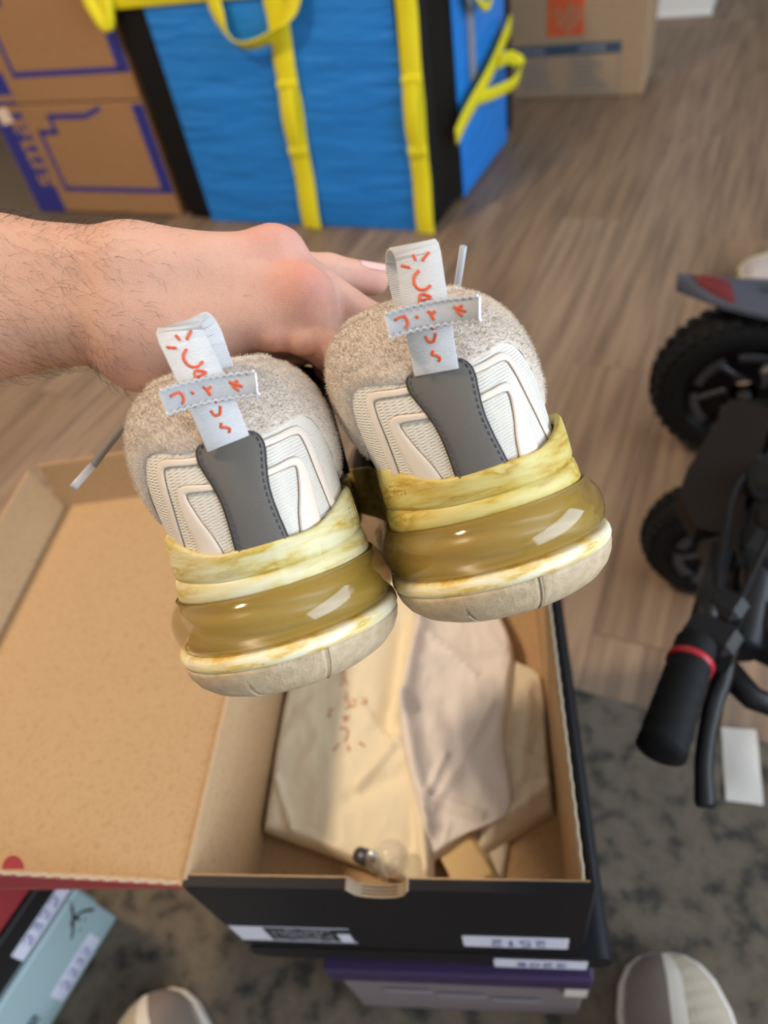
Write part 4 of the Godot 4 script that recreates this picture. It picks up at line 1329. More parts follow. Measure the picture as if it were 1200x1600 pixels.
func ribbon(st: SurfaceTool, path: Array, widths: Array, h: float, sgn: float, seam: SurfaceTool) -> void:
	# path of (angle, height); widths in metres; the strip hugs the heel and stands h proud with rounded edges
	var c := smooth_path(path, 7)
	var rows := []
	var lines := [[], []]
	for i in c.size():
		var k := float(i) / (c.size() - 1) * (widths.size() - 1)
		var wd := lerpf(widths[int(k)], widths[mini(int(k) + 1, widths.size() - 1)], k - int(k))
		var t: Vector2 = c[mini(i + 1, c.size() - 1)] - c[maxi(i - 1, 0)]
		t = Vector2(t.x * 0.045 * PI / 180.0, t.y).normalized()
		var b := Vector2(-t.y, t.x)
		var r := []
		for e in [[-0.5, -0.0006], [-0.5, h * 0.55], [-0.40, h * 0.93], [-0.2, h], [0.2, h], [0.40, h * 0.93], [0.5, h * 0.55], [0.5, -0.0006]]:
			var o: Vector2 = b * wd * e[0]
			r.append(heel_at(sgn * (c[i].x + o.x / 0.045 * 180.0 / PI), c[i].y + o.y, e[1]))
		rows.append(r)
		for e in 2:
			var o: Vector2 = b * wd * (e - 0.5)
			lines[e].append(heel_at(sgn * (c[i].x + o.x / 0.045 * 180.0 / PI), c[i].y + o.y, 0.00015))
	for e in 2: tube(seam, lines[e], 0.00026, 5)
	grid(st, rows, false, sgn < 0)
	cap(st, rows[0], sgn > 0)
	cap(st, rows[-1], sgn < 0)

func lathe_rings(rings: Array, flip := true) -> SurfaceTool:
	var st := begin()
	grid(st, rings, true, flip)
	return st

func build_shoes() -> void:
	make_shoe("left", "left one of the two held worn shoes, yellowed heel bubble, tab leaning left",
		Transform3D(Basis(Vector3(0.9987, 0.027, -0.0437), Vector3(-0.0487, 0.7664, -0.6405), Vector3(0.0162, 0.6418, 0.7667)).orthonormalized() * Basis(Vector3.UP, 0.12), Vector3(-0.0501, 0.6461, -0.1782) + Vector3(0.0018, -0.0027, 0.0022)), -0.14, 0.32)
	make_shoe("right", "right one of the two held worn shoes, higher up and clear of the wrist",
		Transform3D(Basis(Vector3(0.9964, 0.0538, -0.0662), Vector3(-0.0837, 0.765, -0.6386), Vector3(0.0162, 0.6418, 0.7667)).orthonormalized() * Basis(Vector3.UP, 0.005), Vector3(0.0465, 0.6535, -0.1858) + Vector3(-0.0012, -0.0027, 0.0026)), 0.13, -0.38)

func make_shoe(which: String, label: String, xf: Transform3D, lean: float, yaw: float) -> void:
	var o := Node3D.new()
	o.name = numbered("worn_trainer")
	add_child(o)
	o.transform = xf
	tag(o, label, "shoe", "pair of held shoes")
	shear = -0.05 if which == "left" else -0.14
	twist = 0.0 if which == "left" else -4.7
	# outsole with a bevelled edge and two flex notches
	var notches := [14.0, -25.0] if which == "left" else [4.0, -31.0]
	var sole := [[0.0000, 0.0280, 0.0330], [0.0006, 0.0345, 0.0400], [0.0030, 0.0395, 0.0452], [0.0065, 0.0432, 0.0492], [0.0100, 0.0452, 0.0515], [0.0135, 0.0462, 0.0526], [0.0150, 0.0463, 0.0528], [0.0155, 0.0455, 0.0520]]
	var rings := []
	for q in sole:
		var r := foot_ring(q[0], q[1], q[2], q[1] + 0.005, q[2] + 0.21, 160)
		for gth in notches:
			var s: float = absf(gth) / 180.0
			var at := int(round(s * 160)) if gth > 0 else 320 - int(round(s * 160))
			if q[0] > 0.0003 and (gth > 0 or q[0] < 0.008): r[at] -= Vector3(r[at].x, 0, r[at].z) * 0.03
		rings.append(r)
	var st := begin()
	grid(st, rings, true, true)
	cap(st, rings[0], false)
	cap(st, rings[-1], true)
	put("outsole", st, mats["outsole"], o)
	for gth in notches:
		st = begin()
		var line := []
		for q in sole.slice(1, 7 if gth > 0 else 4):
			var p := foot((absf(gth) + 0.9) / 180.0, signf(gth), q[1], q[2], 0.05, 0.26)
			line.append(Vector3(p.x, q[0], p.y))
		tube(st, line, 0.0003, 6)
		put("flex_groove", st, mats["outsole groove"], o)
	# foam rim over the outsole
	rings = []
	for q in [[0.0150, 0.0453, 0.0518], [0.0154, 0.0464, 0.0530], [0.0168, 0.0469, 0.0536], [0.0186, 0.0468, 0.0535], [0.0200, 0.0463, 0.0529], [0.0206, 0.0452, 0.0517], [0.0206, 0.0424, 0.0488]]:
		rings.append(foot_ring(q[0], q[1], q[2], q[1] + 0.004, q[2] + 0.208, 90))
	st = lathe_rings(rings)
	cap(st, rings[0], false)
	cap(st, rings[-1], true)
	put("midsole_rim", st, mats["foam rim"], o, "cream foam rim with ochre stains")
	# air bubble: film around an inner core
	rings = []
	for q in [[0.0202, 0.0418, 0.0478], [0.0207, 0.0436, 0.0496], [0.0220, 0.0451, 0.0512], [0.0245, 0.0464, 0.0526], [0.0275, 0.0471, 0.0533], [0.0305, 0.0472, 0.0534], [0.0335, 0.0467, 0.0529], [0.0365, 0.0455, 0.0517], [0.0390, 0.0438, 0.0500], [0.0403, 0.0420, 0.0482], [0.0410, 0.0396, 0.0458]]:
		rings.append(foot_ring(q[0], q[1], q[2], 0.046, 0.22, 70))
	st = lathe_rings(rings)
	put("air_bubble", st, mats["amber film"], o, "glossy see-through bubble yellowed to amber")
	rings = []
	# moulded inner wall with long shallow folds
	for i in 21:
		var q := i / 20.0
		var y := lerpf(0.0208, 0.0405, q)
		var inset := 0.0022 * sin(PI * q)
		var r := foot_ring(y, 0.0425 - inset, 0.0470 - inset * 1.6, 0.040, 0.21, 80)
		for j in r.size():
			var an := atan2(r[j].x, r[j].z + 0.02)
			var fold := 0.0017 * sin(q * 10.0 + an * 2.4) + 0.0012 * sin(q * 5.0 - an * 4.7 + 1.0)
			r[j] -= Vector3(r[j].x, 0, r[j].z).normalized() * fold * sin(PI * q)
		rings.append(r)
	st = lathe_rings(rings)
	put("bubble_core", st, mats["amber core"], o)
	# two foam bands; the upper one rises into wings at both sides
	var foam: Material = mats["foam pale"] if which == "left" else mats["foam yellow"]
	rings = []
	for q in [[0.0398, 0.0385, 0.0445, 0.0], [0.0401, 0.0404, 0.0466, 0.0], [0.0413, 0.0410, 0.0474, 0.0], [0.0440, 0.0408, 0.0475, 0.15], [0.0464, 0.0402, 0.0472, 0.3], [0.0475, 0.0393, 0.0463, 0.35], [0.0475, 0.0375, 0.0445, 0.35]]:
		rings.append(foot_ring(q[0], q[1], q[2], 0.0575, 0.25, 90, 0.006 * q[3]))
	put("lower_midsole_band", lathe_rings(rings), foam, o)
	rings = []
	for q in [[0.0470, 0.0375, 0.0443, 0.35], [0.0473, 0.0395, 0.0466, 0.35], [0.0486, 0.0401, 0.0476, 0.45], [0.0520, 0.0400, 0.0484, 0.8], [0.0548, 0.0397, 0.0490, 1.2], [0.0566, 0.0393, 0.0494, 1.5], [0.0575, 0.0384, 0.0487, 1.6], [0.0570, 0.0371, 0.0473, 1.6], [0.0545, 0.0355, 0.0455, 1.5]]:
		rings.append(foot_ring(q[0], q[1], q[2], 0.0575, 0.252, 90, 0.0062 * q[3]))
	put("upper_midsole_band", lathe_rings(rings), foam, o, "stained cream foam cup around the heel")
	# embossed letters on the foam at the inner side
	st = begin()
	var side := 1.0 if which == "left" else -1.0
	var word := "REACT"
	for i in 5:
		for sk in PEN[word[i]]:
			var pts := []
			for k in range(0, sk.size(), 2):
				var dth: float = (i - 2 + sk[k] * 0.75) * 4.6
				var th := 63.0 + dth * side
				var p := foot(th / 180.0, side, 0.0399, 0.0480, 0.050, 0.252)
				pts.append(Vector3(p.x, 0.0575 + (sk[k + 1] - 0.5) * 0.0042, p.y))
			tube(st, pts, 0.00036, 5)
	put("embossed_word", st, foam, o)
	# upper: knit body, seen from the heel; it runs on to a toe box out of view
	rings = []
	for i in 15:
		var y: float = lerpf(0.048, 0.1275, i / 14.0)
		var r := []
		for half in 2:
			for k in 72:
				var s := k / 72.0 if half == 0 else 1.0 - k / 72.0
				var sgn := 1.0 if half == 0 else -1.0
				var p := heel_pt(sgn * s * 180.0, y)
				var front := smoothstep(0.52, 0.72, s)
				var q: float = i / 14.0
				var shrink := 1.0 - 0.75 * pow(q, 2.2)
				var y2 := lerpf(0.048, 0.092 + 0.02 * (1.0 - s), pow(q, 0.7))
				var fp := foot(s, sgn, 0.044, 0.05, 0.054, 0.245)
				r.append(p.lerp(Vector3(fp.x * shrink, y2, lerpf(-0.10, fp.y, 0.35 + 0.65 * shrink)), front))
		rings.append(r)
	put("upper", lathe_rings(rings), mats["knit"], o)
	# dark suede over the forefoot
	var front_rows := []
	for r in rings.slice(0, 12):
		var fr := []
		for k in range(40, 105):
			var p: Vector3 = r[k]
			fr.append(Vector3(p.x * 1.04, p.y + 0.0006, p.z - 0.0012))
		front_rows.append(fr)
	st = begin()
	grid(st, front_rows, false, true)
	put("forefoot_suede", st, mats["toe suede"], o, "dark brown suede over the forefoot")
	# black tongue standing in the opening
	st = begin()
	var tongue := []
	var reach := 1.0 if which == "left" else 0.55
	for i in 9:
		var r := []
		for layer in 2:
			for k in 13:
				var u := (k / 6.0 - 1.0) * 1.2 if layer == 0 else (1.0 - k / 6.0) * 1.2
				var rr := 0.0 if layer == 0 else 0.006
				r.append(Vector3(0.006 * reach + (0.046 * reach - rr) * sin(u), lerpf(0.07, 0.131 - 0.004 * u * u, i / 8.0), -0.085 + (0.036 - rr) * cos(u)))
		tongue.append(r)
	grid(st, tongue, true, true)
	cap(st, tongue[-1], true)
	put("tongue", st, mats["lining"], o, "black padded tongue")
	# dark lining of the opening
	rings = []
	for q in [[0.1220, 0.0235, 0.0215], [0.112, 0.0225, 0.020], [0.09, 0.0235, 0.022], [0.070, 0.026, 0.027]]:
		var r := []
		for k in 60:
			var an := TAU * k / 60.0
			r.append(Vector3(sin(an) * q[1] + shear * (q[0] - 0.05), q[0], -0.03 + cos(an) * (0.03 + q[2])))
		rings.append(r)
	st = lathe_rings(rings, false)
	cap(st, rings[-1], true)
	put("lining", st, mats["lining"], o, "dark inside of the collar")
	# fuzzy suede collar: a padded patch over the top of the heel
	var nz := FastNoiseLite.new()
	nz.seed = 77
	nz.frequency = 160.0
	nz.fractal_octaves = 2
	st = begin()
	var rows := []
	for i in 45:
		var t := i / 44.0
		var r := []
		for j in 121:
			var th := lerpf(-112.0, 112.0, j / 120.0)
			var y0 := collar_edge(th)
			var y := lerpf(y0 - 0.0015, 0.1274, t)
			var puff := 0.0018 * pow(clampf(t * 7.0, 0.0, 1.0), 0.5) + 0.0014 * sin(PI * t) * smoothstep(30.0, 75.0, absf(th))
			var p := heel_at(th, y, puff)
			p += Vector3(p.x, 0, p.z).normalized() * 0.0006 * nz.get_noise_3d(p.x, p.y, p.z)
			r.append(p)
		rows.append(r)
	# roll over the rim into the opening
	for i in range(1, 7):
		var an := i / 6.0 * PI
		var r := []
		for j in 121:
			var p: Vector3 = rows[44][j]
			var out := Vector3(p.x, 0, p.z + 0.01).normalized()
			r.append(p - out * (0.0035 * (1 - cos(an))) + Vector3(0, sin(an) * 0.003 - (0.006 if i == 6 else 0.0), 0))
		rows.append(r)
	grid(st, rows, false, true)
	put("collar", st, mats["suede"], o, "fuzzy taupe suede collar")
	put_nap(o, rows)
	# raised cream overlays: two nested chevrons on each side
	var seam := begin()
	for sgn in [-1.0, 1.0]:
		st = begin()
		ribbon(st, [Vector2(13, 0.0935), Vector2(24, 0.0945), Vector2(35, 0.0960), Vector2(40.5, 0.0955), Vector2(43.5, 0.0915), Vector2(47, 0.080), Vector2(52, 0.066), Vector2(56, 0.057)], [0.0026, 0.0028, 0.0034, 0.0040, 0.0044, 0.0054], 0.0009, sgn, seam)
		put("overlay", st, mats["overlay"], o)
		st = begin()
		ribbon(st, [Vector2(11, 0.0825), Vector2(20, 0.0835), Vector2(29, 0.0845), Vector2(33, 0.0835), Vector2(34.5, 0.079), Vector2(33.5, 0.071), Vector2(31.5, 0.063), Vector2(30, 0.0555)], [0.0024, 0.0027, 0.0034, 0.0046, 0.0074, 0.0108, 0.0128], 0.0010, sgn, seam)
		put("overlay", st, mats["overlay"], o)
	tag(put("overlay_seam", seam, mats["seam dirt"], o), "", "", "", "stuff")
	# grey leather heel strip
	var ys := [0.0535, 0.060, 0.068, 0.075, 0.081, 0.087, 0.0925, 0.0965, 0.0990, 0.1002]
	var ws := [0.0118, 0.0112, 0.0103, 0.0100, 0.0106, 0.0120, 0.0134, 0.0130, 0.0106, 0.0060]
	st = begin()
	rows = []
	for i in 40:
		var y := lerpf(0.0535, 0.1002, i / 39.0)
		var w := curve(ys, ws, y)
		var r := []
		for e in [[-1.0, -0.0008], [-1.0, 0.0010], [-0.96, 0.0017], [-0.88, 0.0020], [-0.6, 0.0021], [-0.3, 0.0021], [0.0, 0.0021], [0.3, 0.0021], [0.6, 0.0021], [0.88, 0.0020], [0.96, 0.0017], [1.0, 0.0010], [1.0, -0.0008]]:
			r.append(heel_at(e[0] * w / 0.0475 * 180.0 / PI, y, e[1] + (0.0 if i < 39 else -0.001)))
		rows.append(r)
	grid(st, rows, false, false)
	cap(st, rows[-1], true)
	put("heel_strip", st, mats["heel leather"], o, "charcoal grey leather heel strip")
	st = begin()
	for sgn in [-1.0, 1.0]:
		var rim := []
		for i in 40:
			var y := lerpf(0.0535, 0.1000, i / 39.0)
			rim.append(heel_at(sgn * (curve(ys, ws, y) + 0.0001) / 0.0475 * 180.0 / PI, y, 0.0009))
		tube(st, rim, 0.0006, 6)
	put("strip_edge", st, mats["leather edge"], o, "raw dark edge of the heel strip")
	# dashed stitching just inside the edge
	st = begin()
	var run := []
	for i in 200:
		var y := lerpf(0.0545, 0.0986, i / 199.0)
		run.append(Vector2(-(curve(ys, ws, y) - 0.0016), y))
	for i in 30: run.append(Vector2(lerpf(-0.0092, 0.0092, i / 29.0), 0.0986 + 0.0003 * sin(PI * i / 29.0)))
	for i in 200:
		var y := lerpf(0.0986, 0.0545, i / 199.0)
		run.append(Vector2(curve(ys, ws, y) - 0.0016, y))
	var acc := 0.0
	var dash := []
	for i in run.size() - 1:
		acc += run[i].distance_to(run[i + 1])
		if fmod(acc, 0.0026) < 0.0018:
			dash.append(heel_at(run[i].x / 0.0475 * 180.0 / PI, run[i].y, 0.00215))
		elif dash.size() > 1:
			tube(st, [dash[0], dash[-1]], 0.00028, 5)
			dash = []
		else:
			dash = []
	var sti := put("stitching", st, mats["thread"], o)
	tag(sti, "", "", "", "stuff")
	build_tab(o, which, lean, yaw)
	# lace with a clear tip
	var lp: Array
	if which == "left":
		lp = [Vector3(-0.020, 0.135, -0.055), Vector3(-0.0374, 0.1284, -0.0420), Vector3(-0.0476, 0.1188, -0.0311), Vector3(-0.0572, 0.1092, -0.0203), Vector3(-0.0627, 0.1034, -0.0148)]
	else:
		lp = [Vector3(0.010, 0.120, -0.045), Vector3(0.0159, 0.1265, -0.0363), Vector3(0.0191, 0.1321, -0.0318), Vector3(0.0203, 0.1335, -0.0288)]
	st = begin()
	tube(st, smooth_path(lp, 5), 0.0023, 8, true, 0.7)
	var lace := put("shoelace", st, mats["lace"], o)
	st = begin()
	var a0: Vector3 = lp[-1]
	var a1 := Vector3(-0.0698, 0.0962, -0.0041) if which == "left" else Vector3(0.0254, 0.1475, -0.0159)
	tube(st, [a0, a0.lerp(a1, 0.5), a1], 0.0017, 10)
	put("aglet", st, mats["aglet"], lace, "clear plastic lace tip")

# short fibres of the suede
func put_nap(o: Node3D, rows: Array) -> void:
	var rng := RandomNumberGenerator.new()
	rng.seed = 12
	var st := begin(false)
	tri(st, Vector3(-0.00011, 0, 0), Vector3(0.00011, 0, 0), Vector3(0.0, 0.0015, 0.0003))
	tri(st, Vector3(0, 0, -0.00011), Vector3(0, 0, 0.00011), Vector3(0.0, 0.0015, 0.0003))
	st.generate_normals()
	var mm := MultiMesh.new()
	mm.transform_format = MultiMesh.TRANSFORM_3D
	mm.mesh = st.commit()
	mm.instance_count = 14000
	for i in 14000:
		var a := rng.randi_range(1, rows.size() - 4)
		var b := rng.randi_range(0, 119)
		var p: Vector3 = rows[a][b].lerp(rows[a + 1][b + 1], rng.randf()).lerp(rows[a][b + 1], rng.randf() * 0.5)
		var n := Vector3(p.x, (p.y - 0.1) * 1.2, p.z).normalized()
		n = (n + Vector3(rng.randf_range(-1, 1), rng.randf_range(-1.2, 0.8), rng.randf_range(-1, 1)) * 0.75).normalized()
		var x := n.cross(Vector3(0.3, 0.2, 0.9)).normalized()
		mm.set_instance_transform(i, Transform3D(Basis(x, n, x.cross(n)) * Basis.from_scale(Vector3.ONE * rng.randf_range(0.6, 1.25)), p - n * 0.0002))
	var m := MultiMeshInstance3D.new()
	m.name = "suede_nap"
	m.multimesh = mm
	m.material_override = mats["nap"]
	m.set_meta("kind", "stuff")
	o.add_child(m)

# how far the tab stands off the heel at a share q of its length
func tab_bow(q: float) -> float:
	return 0.0012 + 0.0046 * sin(PI * pow(q, 0.85) * 0.92)

func build_tab(o: Node3D, which: String, lean: float, yaw: float) -> void:
	var root := heel_at(0, 0.0970, 0.0009)
	# tab axes: a across, b along, n out; the tab leans sideways and the loop is turned a little about its length
	var b := (Vector3(sin(lean), cos(lean), 0.0)).normalized()
	var a := Vector3(cos(lean), -sin(lean), 0).rotated(b, yaw * 0.5).normalized()
	var n := a.cross(b).normalized()
	var L := 0.0395
	var front := []
	for k in 13:
		var q := k / 12.0
		front.append(root + b * (L * q) + n * tab_bow(q))
	var loop := front.duplicate()
	var sx := signf(yaw)
	for k in range(1, 9):
		var an := PI * k / 8.0
		loop.append(root + b * (L + 0.0058 * sin(an)) + n * (tab_bow(1.0) - 0.0078 * (1 - cos(an))) + a * ((0.0042 if sx > 0 else 0.0028) * sx * (1 - cos(an))))
	for k in range(1, 9):
		var q := k / 8.0
		loop.append(root + b * (L * (1 - q * 0.66)) + n * (tab_bow(1.0) - 0.0156 - 0.004 * sin(PI * q)) + a * ((0.0084 if sx > 0 else 0.0056) - 0.001 * q) * sx)
	var st := begin()
	strap(st, loop, a, 0.0158, 0.0011, 2.4)
	put("pull_tab", st, mats["webbing"], o, "white ribbed webbing pull loop")
	# cross piece sewn over the loop
	var tilt := -0.17 if which == "left" else -0.02
	var ca := a.rotated(n, tilt)
	var cb := b.rotated(n, tilt)
	var mid := root + b * (L * 0.47) + n * (tab_bow(0.47) + 0.0009) - a * (-0.0006 if which == "left" else -0.0022)
	st = begin()
	var cross := []
	for k in 13:
		var q := k / 12.0 * 2.0 - 1.0
		cross.append(mid + ca * (q * 0.0158) + n * (0.0002 + (0.0042 if q > 0 else 0.0022) * pow(absf(q), 3.0)) - cb * 0.0016 * q * q)
	strap(st, cross, cb, 0.0082, 0.0012, 1.9)
	put("cross_tape", st, mats["webbing"], o, "short white tape sewn across the pull loop")
	st = begin()
	for e in [-1.0, 1.0]:
		var fray := []
		for k in 27:
			fray.append(mid + ca * ((k / 26.0 - 0.5) * 0.0312) + cb * (e * 0.0040 - 0.0016 * pow(k / 13.0 - 1.0, 2.0)) + n * (0.0008 + (0.0042 if k > 13 else 0.0022) * pow(absf(k / 13.0 - 1.0), 3.0) + (0.0005 if k % 2 == 0 else -0.0004)) + cb * (0.0004 if k % 2 == 0 else -0.0002))
		tube(st, fray, 0.00055, 5)
	put("frayed_edge", st, mats["webbing"], o)
	# hand-drawn style stitched lettering: a smile with rays, a word down the tab and one across the tape
	st = begin()
	var on_tab := [[-0.0062, 0.0375, -0.0032, 0.0360], [-0.0016, 0.0405, -0.0010, 0.0382], [0.0040, 0.0402, 0.0012, 0.0376],
		[-0.0002, 0.0345, -0.0022, 0.0328, -0.0026, 0.0302, -0.0012, 0.0280, 0.0010, 0.0276, 0.0030, 0.0286],
		[-0.0020, 0.0222, -0.0010, 0.0262, 0.0024, 0.0246, -0.0008, 0.0242],
		[0.0002, 0.0160, 0.0016, 0.0138], [-0.0010, 0.0155, 0.0026, 0.0142],
		[-0.0014, 0.0122, -0.0008, 0.0102, 0.0010, 0.0100, 0.0022, 0.0124],
		[0.0004, 0.0070, -0.0004, 0.0058, 0.0010, 0.0052, 0.0022, 0.0042, 0.0014, 0.0030]]
	for s in on_tab:
		var pts := []
		for k in range(0, s.size(), 2):
			pts.append(root + b * s[k + 1] + a * s[k] + n * (tab_bow(s[k + 1] / L) + 0.0007))
		ink(st, smooth_path(pts, 4), 0.00052, n, 0.7)
	var on_tape := [[-0.0130, 0.0012, -0.0098, 0.0016, -0.0088, -0.0010, -0.0098, -0.0024], [-0.0058, 0.0006, -0.0050, -0.0002],
		[-0.0016, 0.0014, -0.0004, 0.0004, 0.0010, 0.0010], [-0.0006, 0.0002, 0.0002, -0.0020], [0.0072, 0.0016, 0.0112, -0.0004], [0.0102, 0.0018, 0.0082, 0.0004, 0.0098, -0.0018]]
	for s in on_tape:
		var pts := []
		for k in range(0, s.size(), 2):
			pts.append(mid + ca * s[k] + cb * (s[k + 1] - 0.0016 * pow(s[k] / 0.0158, 2.0)) + n * (0.0009 + (0.0042 if s[k] > 0 else 0.0022) * pow(absf(s[k] / 0.0158), 3.0)))
		ink(st, smooth_path(pts, 4), 0.00052, n, 0.7)
	put("embroidery", st, mats["embroidery"], o, "orange stitched lettering with a smile and rays")

# ---------------------------------------------------------------- the arm and hand
# joints in the arm's own axes (x along the forearm towards the fingers), each bone: a, b, radius a, radius b, chain
func arm_bones() -> Array:
	var wt := Vector3(-0.0062, 0.0088, -0.0010)
	var wb := Vector3(-0.0070, -0.0110, 0.0010)
	var im := Vector3(0.0585, 0.0165, -0.0020)
	var mm := Vector3(0.0725, -0.0020, 0.0065)
	var rm := Vector3(0.0660, -0.0125, 0.0060)
	var lm := Vector3(0.0520, -0.0165, 0.0080)
	var ip := Vector3(0.1010, -0.0095, -0.0140)
	var mp := Vector3(0.0835, -0.0250, -0.0020)
	var rp := Vector3(0.0730, -0.0195, 0.0005)
	var lp := Vector3(0.0615, -0.0185, 0.0065)
	return [
		[Vector3(-0.1650, 0.0150, -0.0120), Vector3(-0.0701, 0.0108, -0.0050), 0.0270, 0.0248, 0], [Vector3(-0.1650, -0.0140, -0.0120), Vector3(-0.0701, -0.0100, -0.0050), 0.0265, 0.0245, 0],
		[Vector3(-0.0701, 0.0108, -0.0050), wt, 0.0248, 0.0205, 0], [Vector3(-0.0701, -0.0100, -0.0050), wb, 0.0245, 0.0195, 0],
		[wt, im, 0.0200, 0.0105, 0], [wt, mm, 0.0190, 0.0112, 0], [wb, rm, 0.0185, 0.0105, 0], [wb, lm, 0.0180, 0.0100, 0], [wt, Vector3(0.04, 0.003, -0.004), 0.020, 0.018, 0],
		[Vector3(-0.006, -0.0250, 0.0040), Vector3(0.030, -0.0240, 0.0045), 0.0165, 0.0130, 0], [Vector3(-0.002, -0.0325, 0.0020), Vector3(0.028, -0.0280, 0.0), 0.0120, 0.0100, 0],
		[im, im + Vector3(0.002, 0.0005, 0), 0.0112, 0.0108, 0], [mm, mm + Vector3(0.001, -0.001, 0.001), 0.0118, 0.0112, 0],
		[Vector3(0.0100, 0.0080, 0.0110), Vector3(0.0570, 0.0197, 0.0050), 0.0075, 0.0062, 0], [Vector3(0.0580, 0.0198, 0.0), Vector3(0.0610, 0.0196, -0.001), 0.0092, 0.0090, 0],
		[im, ip, 0.0112, 0.0098, 1], [ip, Vector3(0.1125, -0.0225, -0.0370), 0.0098, 0.0086, 1], [Vector3(0.1125, -0.0225, -0.0370), Vector3(0.1070, -0.0360, -0.0470), 0.0086, 0.0072, 1],
		[mm, mp, 0.0116, 0.0096, 2], [mp, Vector3(0.0830, -0.0240, -0.0270), 0.0096, 0.0086, 2], [Vector3(0.0830, -0.0240, -0.0270), Vector3(0.0785, -0.0250, -0.0430), 0.0086, 0.0074, 2],
		[rm, rp, 0.0102, 0.0090, 3], [rp, Vector3(0.0705, -0.0180, -0.0200), 0.0090, 0.0082, 3], [Vector3(0.0705, -0.0180, -0.0200), Vector3(0.0640, -0.0200, -0.0350), 0.0082, 0.0070, 3],
		[lm, lp, 0.0092, 0.0082, 4], [lp, Vector3(0.0581, -0.0190, -0.0130), 0.0082, 0.0074, 4], [Vector3(0.0581, -0.0190, -0.0130), Vector3(0.0540, -0.0200, -0.0250), 0.0074, 0.0064, 4],
		[Vector3(0.0468, -0.0179, 0.0050), Vector3(0.0606, -0.0235, 0.0120), 0.0068, 0.0060, 6], [Vector3(0.0611, -0.0179, 0.0050), Vector3(0.0722, -0.0250, 0.0110), 0.0070, 0.0060, 7], [Vector3(0.0755, -0.0150, 0.0050), Vector3(0.0860, -0.0275, 0.0060), 0.0098, 0.0080, 8],
		[Vector3(0.0150, 0.0150, -0.0180), Vector3(0.0540, 0.0210, -0.0300), 0.0150, 0.0115, 9], [Vector3(0.0540, 0.0210, -0.0300), Vector3(0.0800, 0.0228, -0.0390), 0.0108, 0.0096, 9], [Vector3(0.0800, 0.0228, -0.0390), Vector3(0.1030, 0.0222, -0.0480), 0.0096, 0.0084, 9],
	]

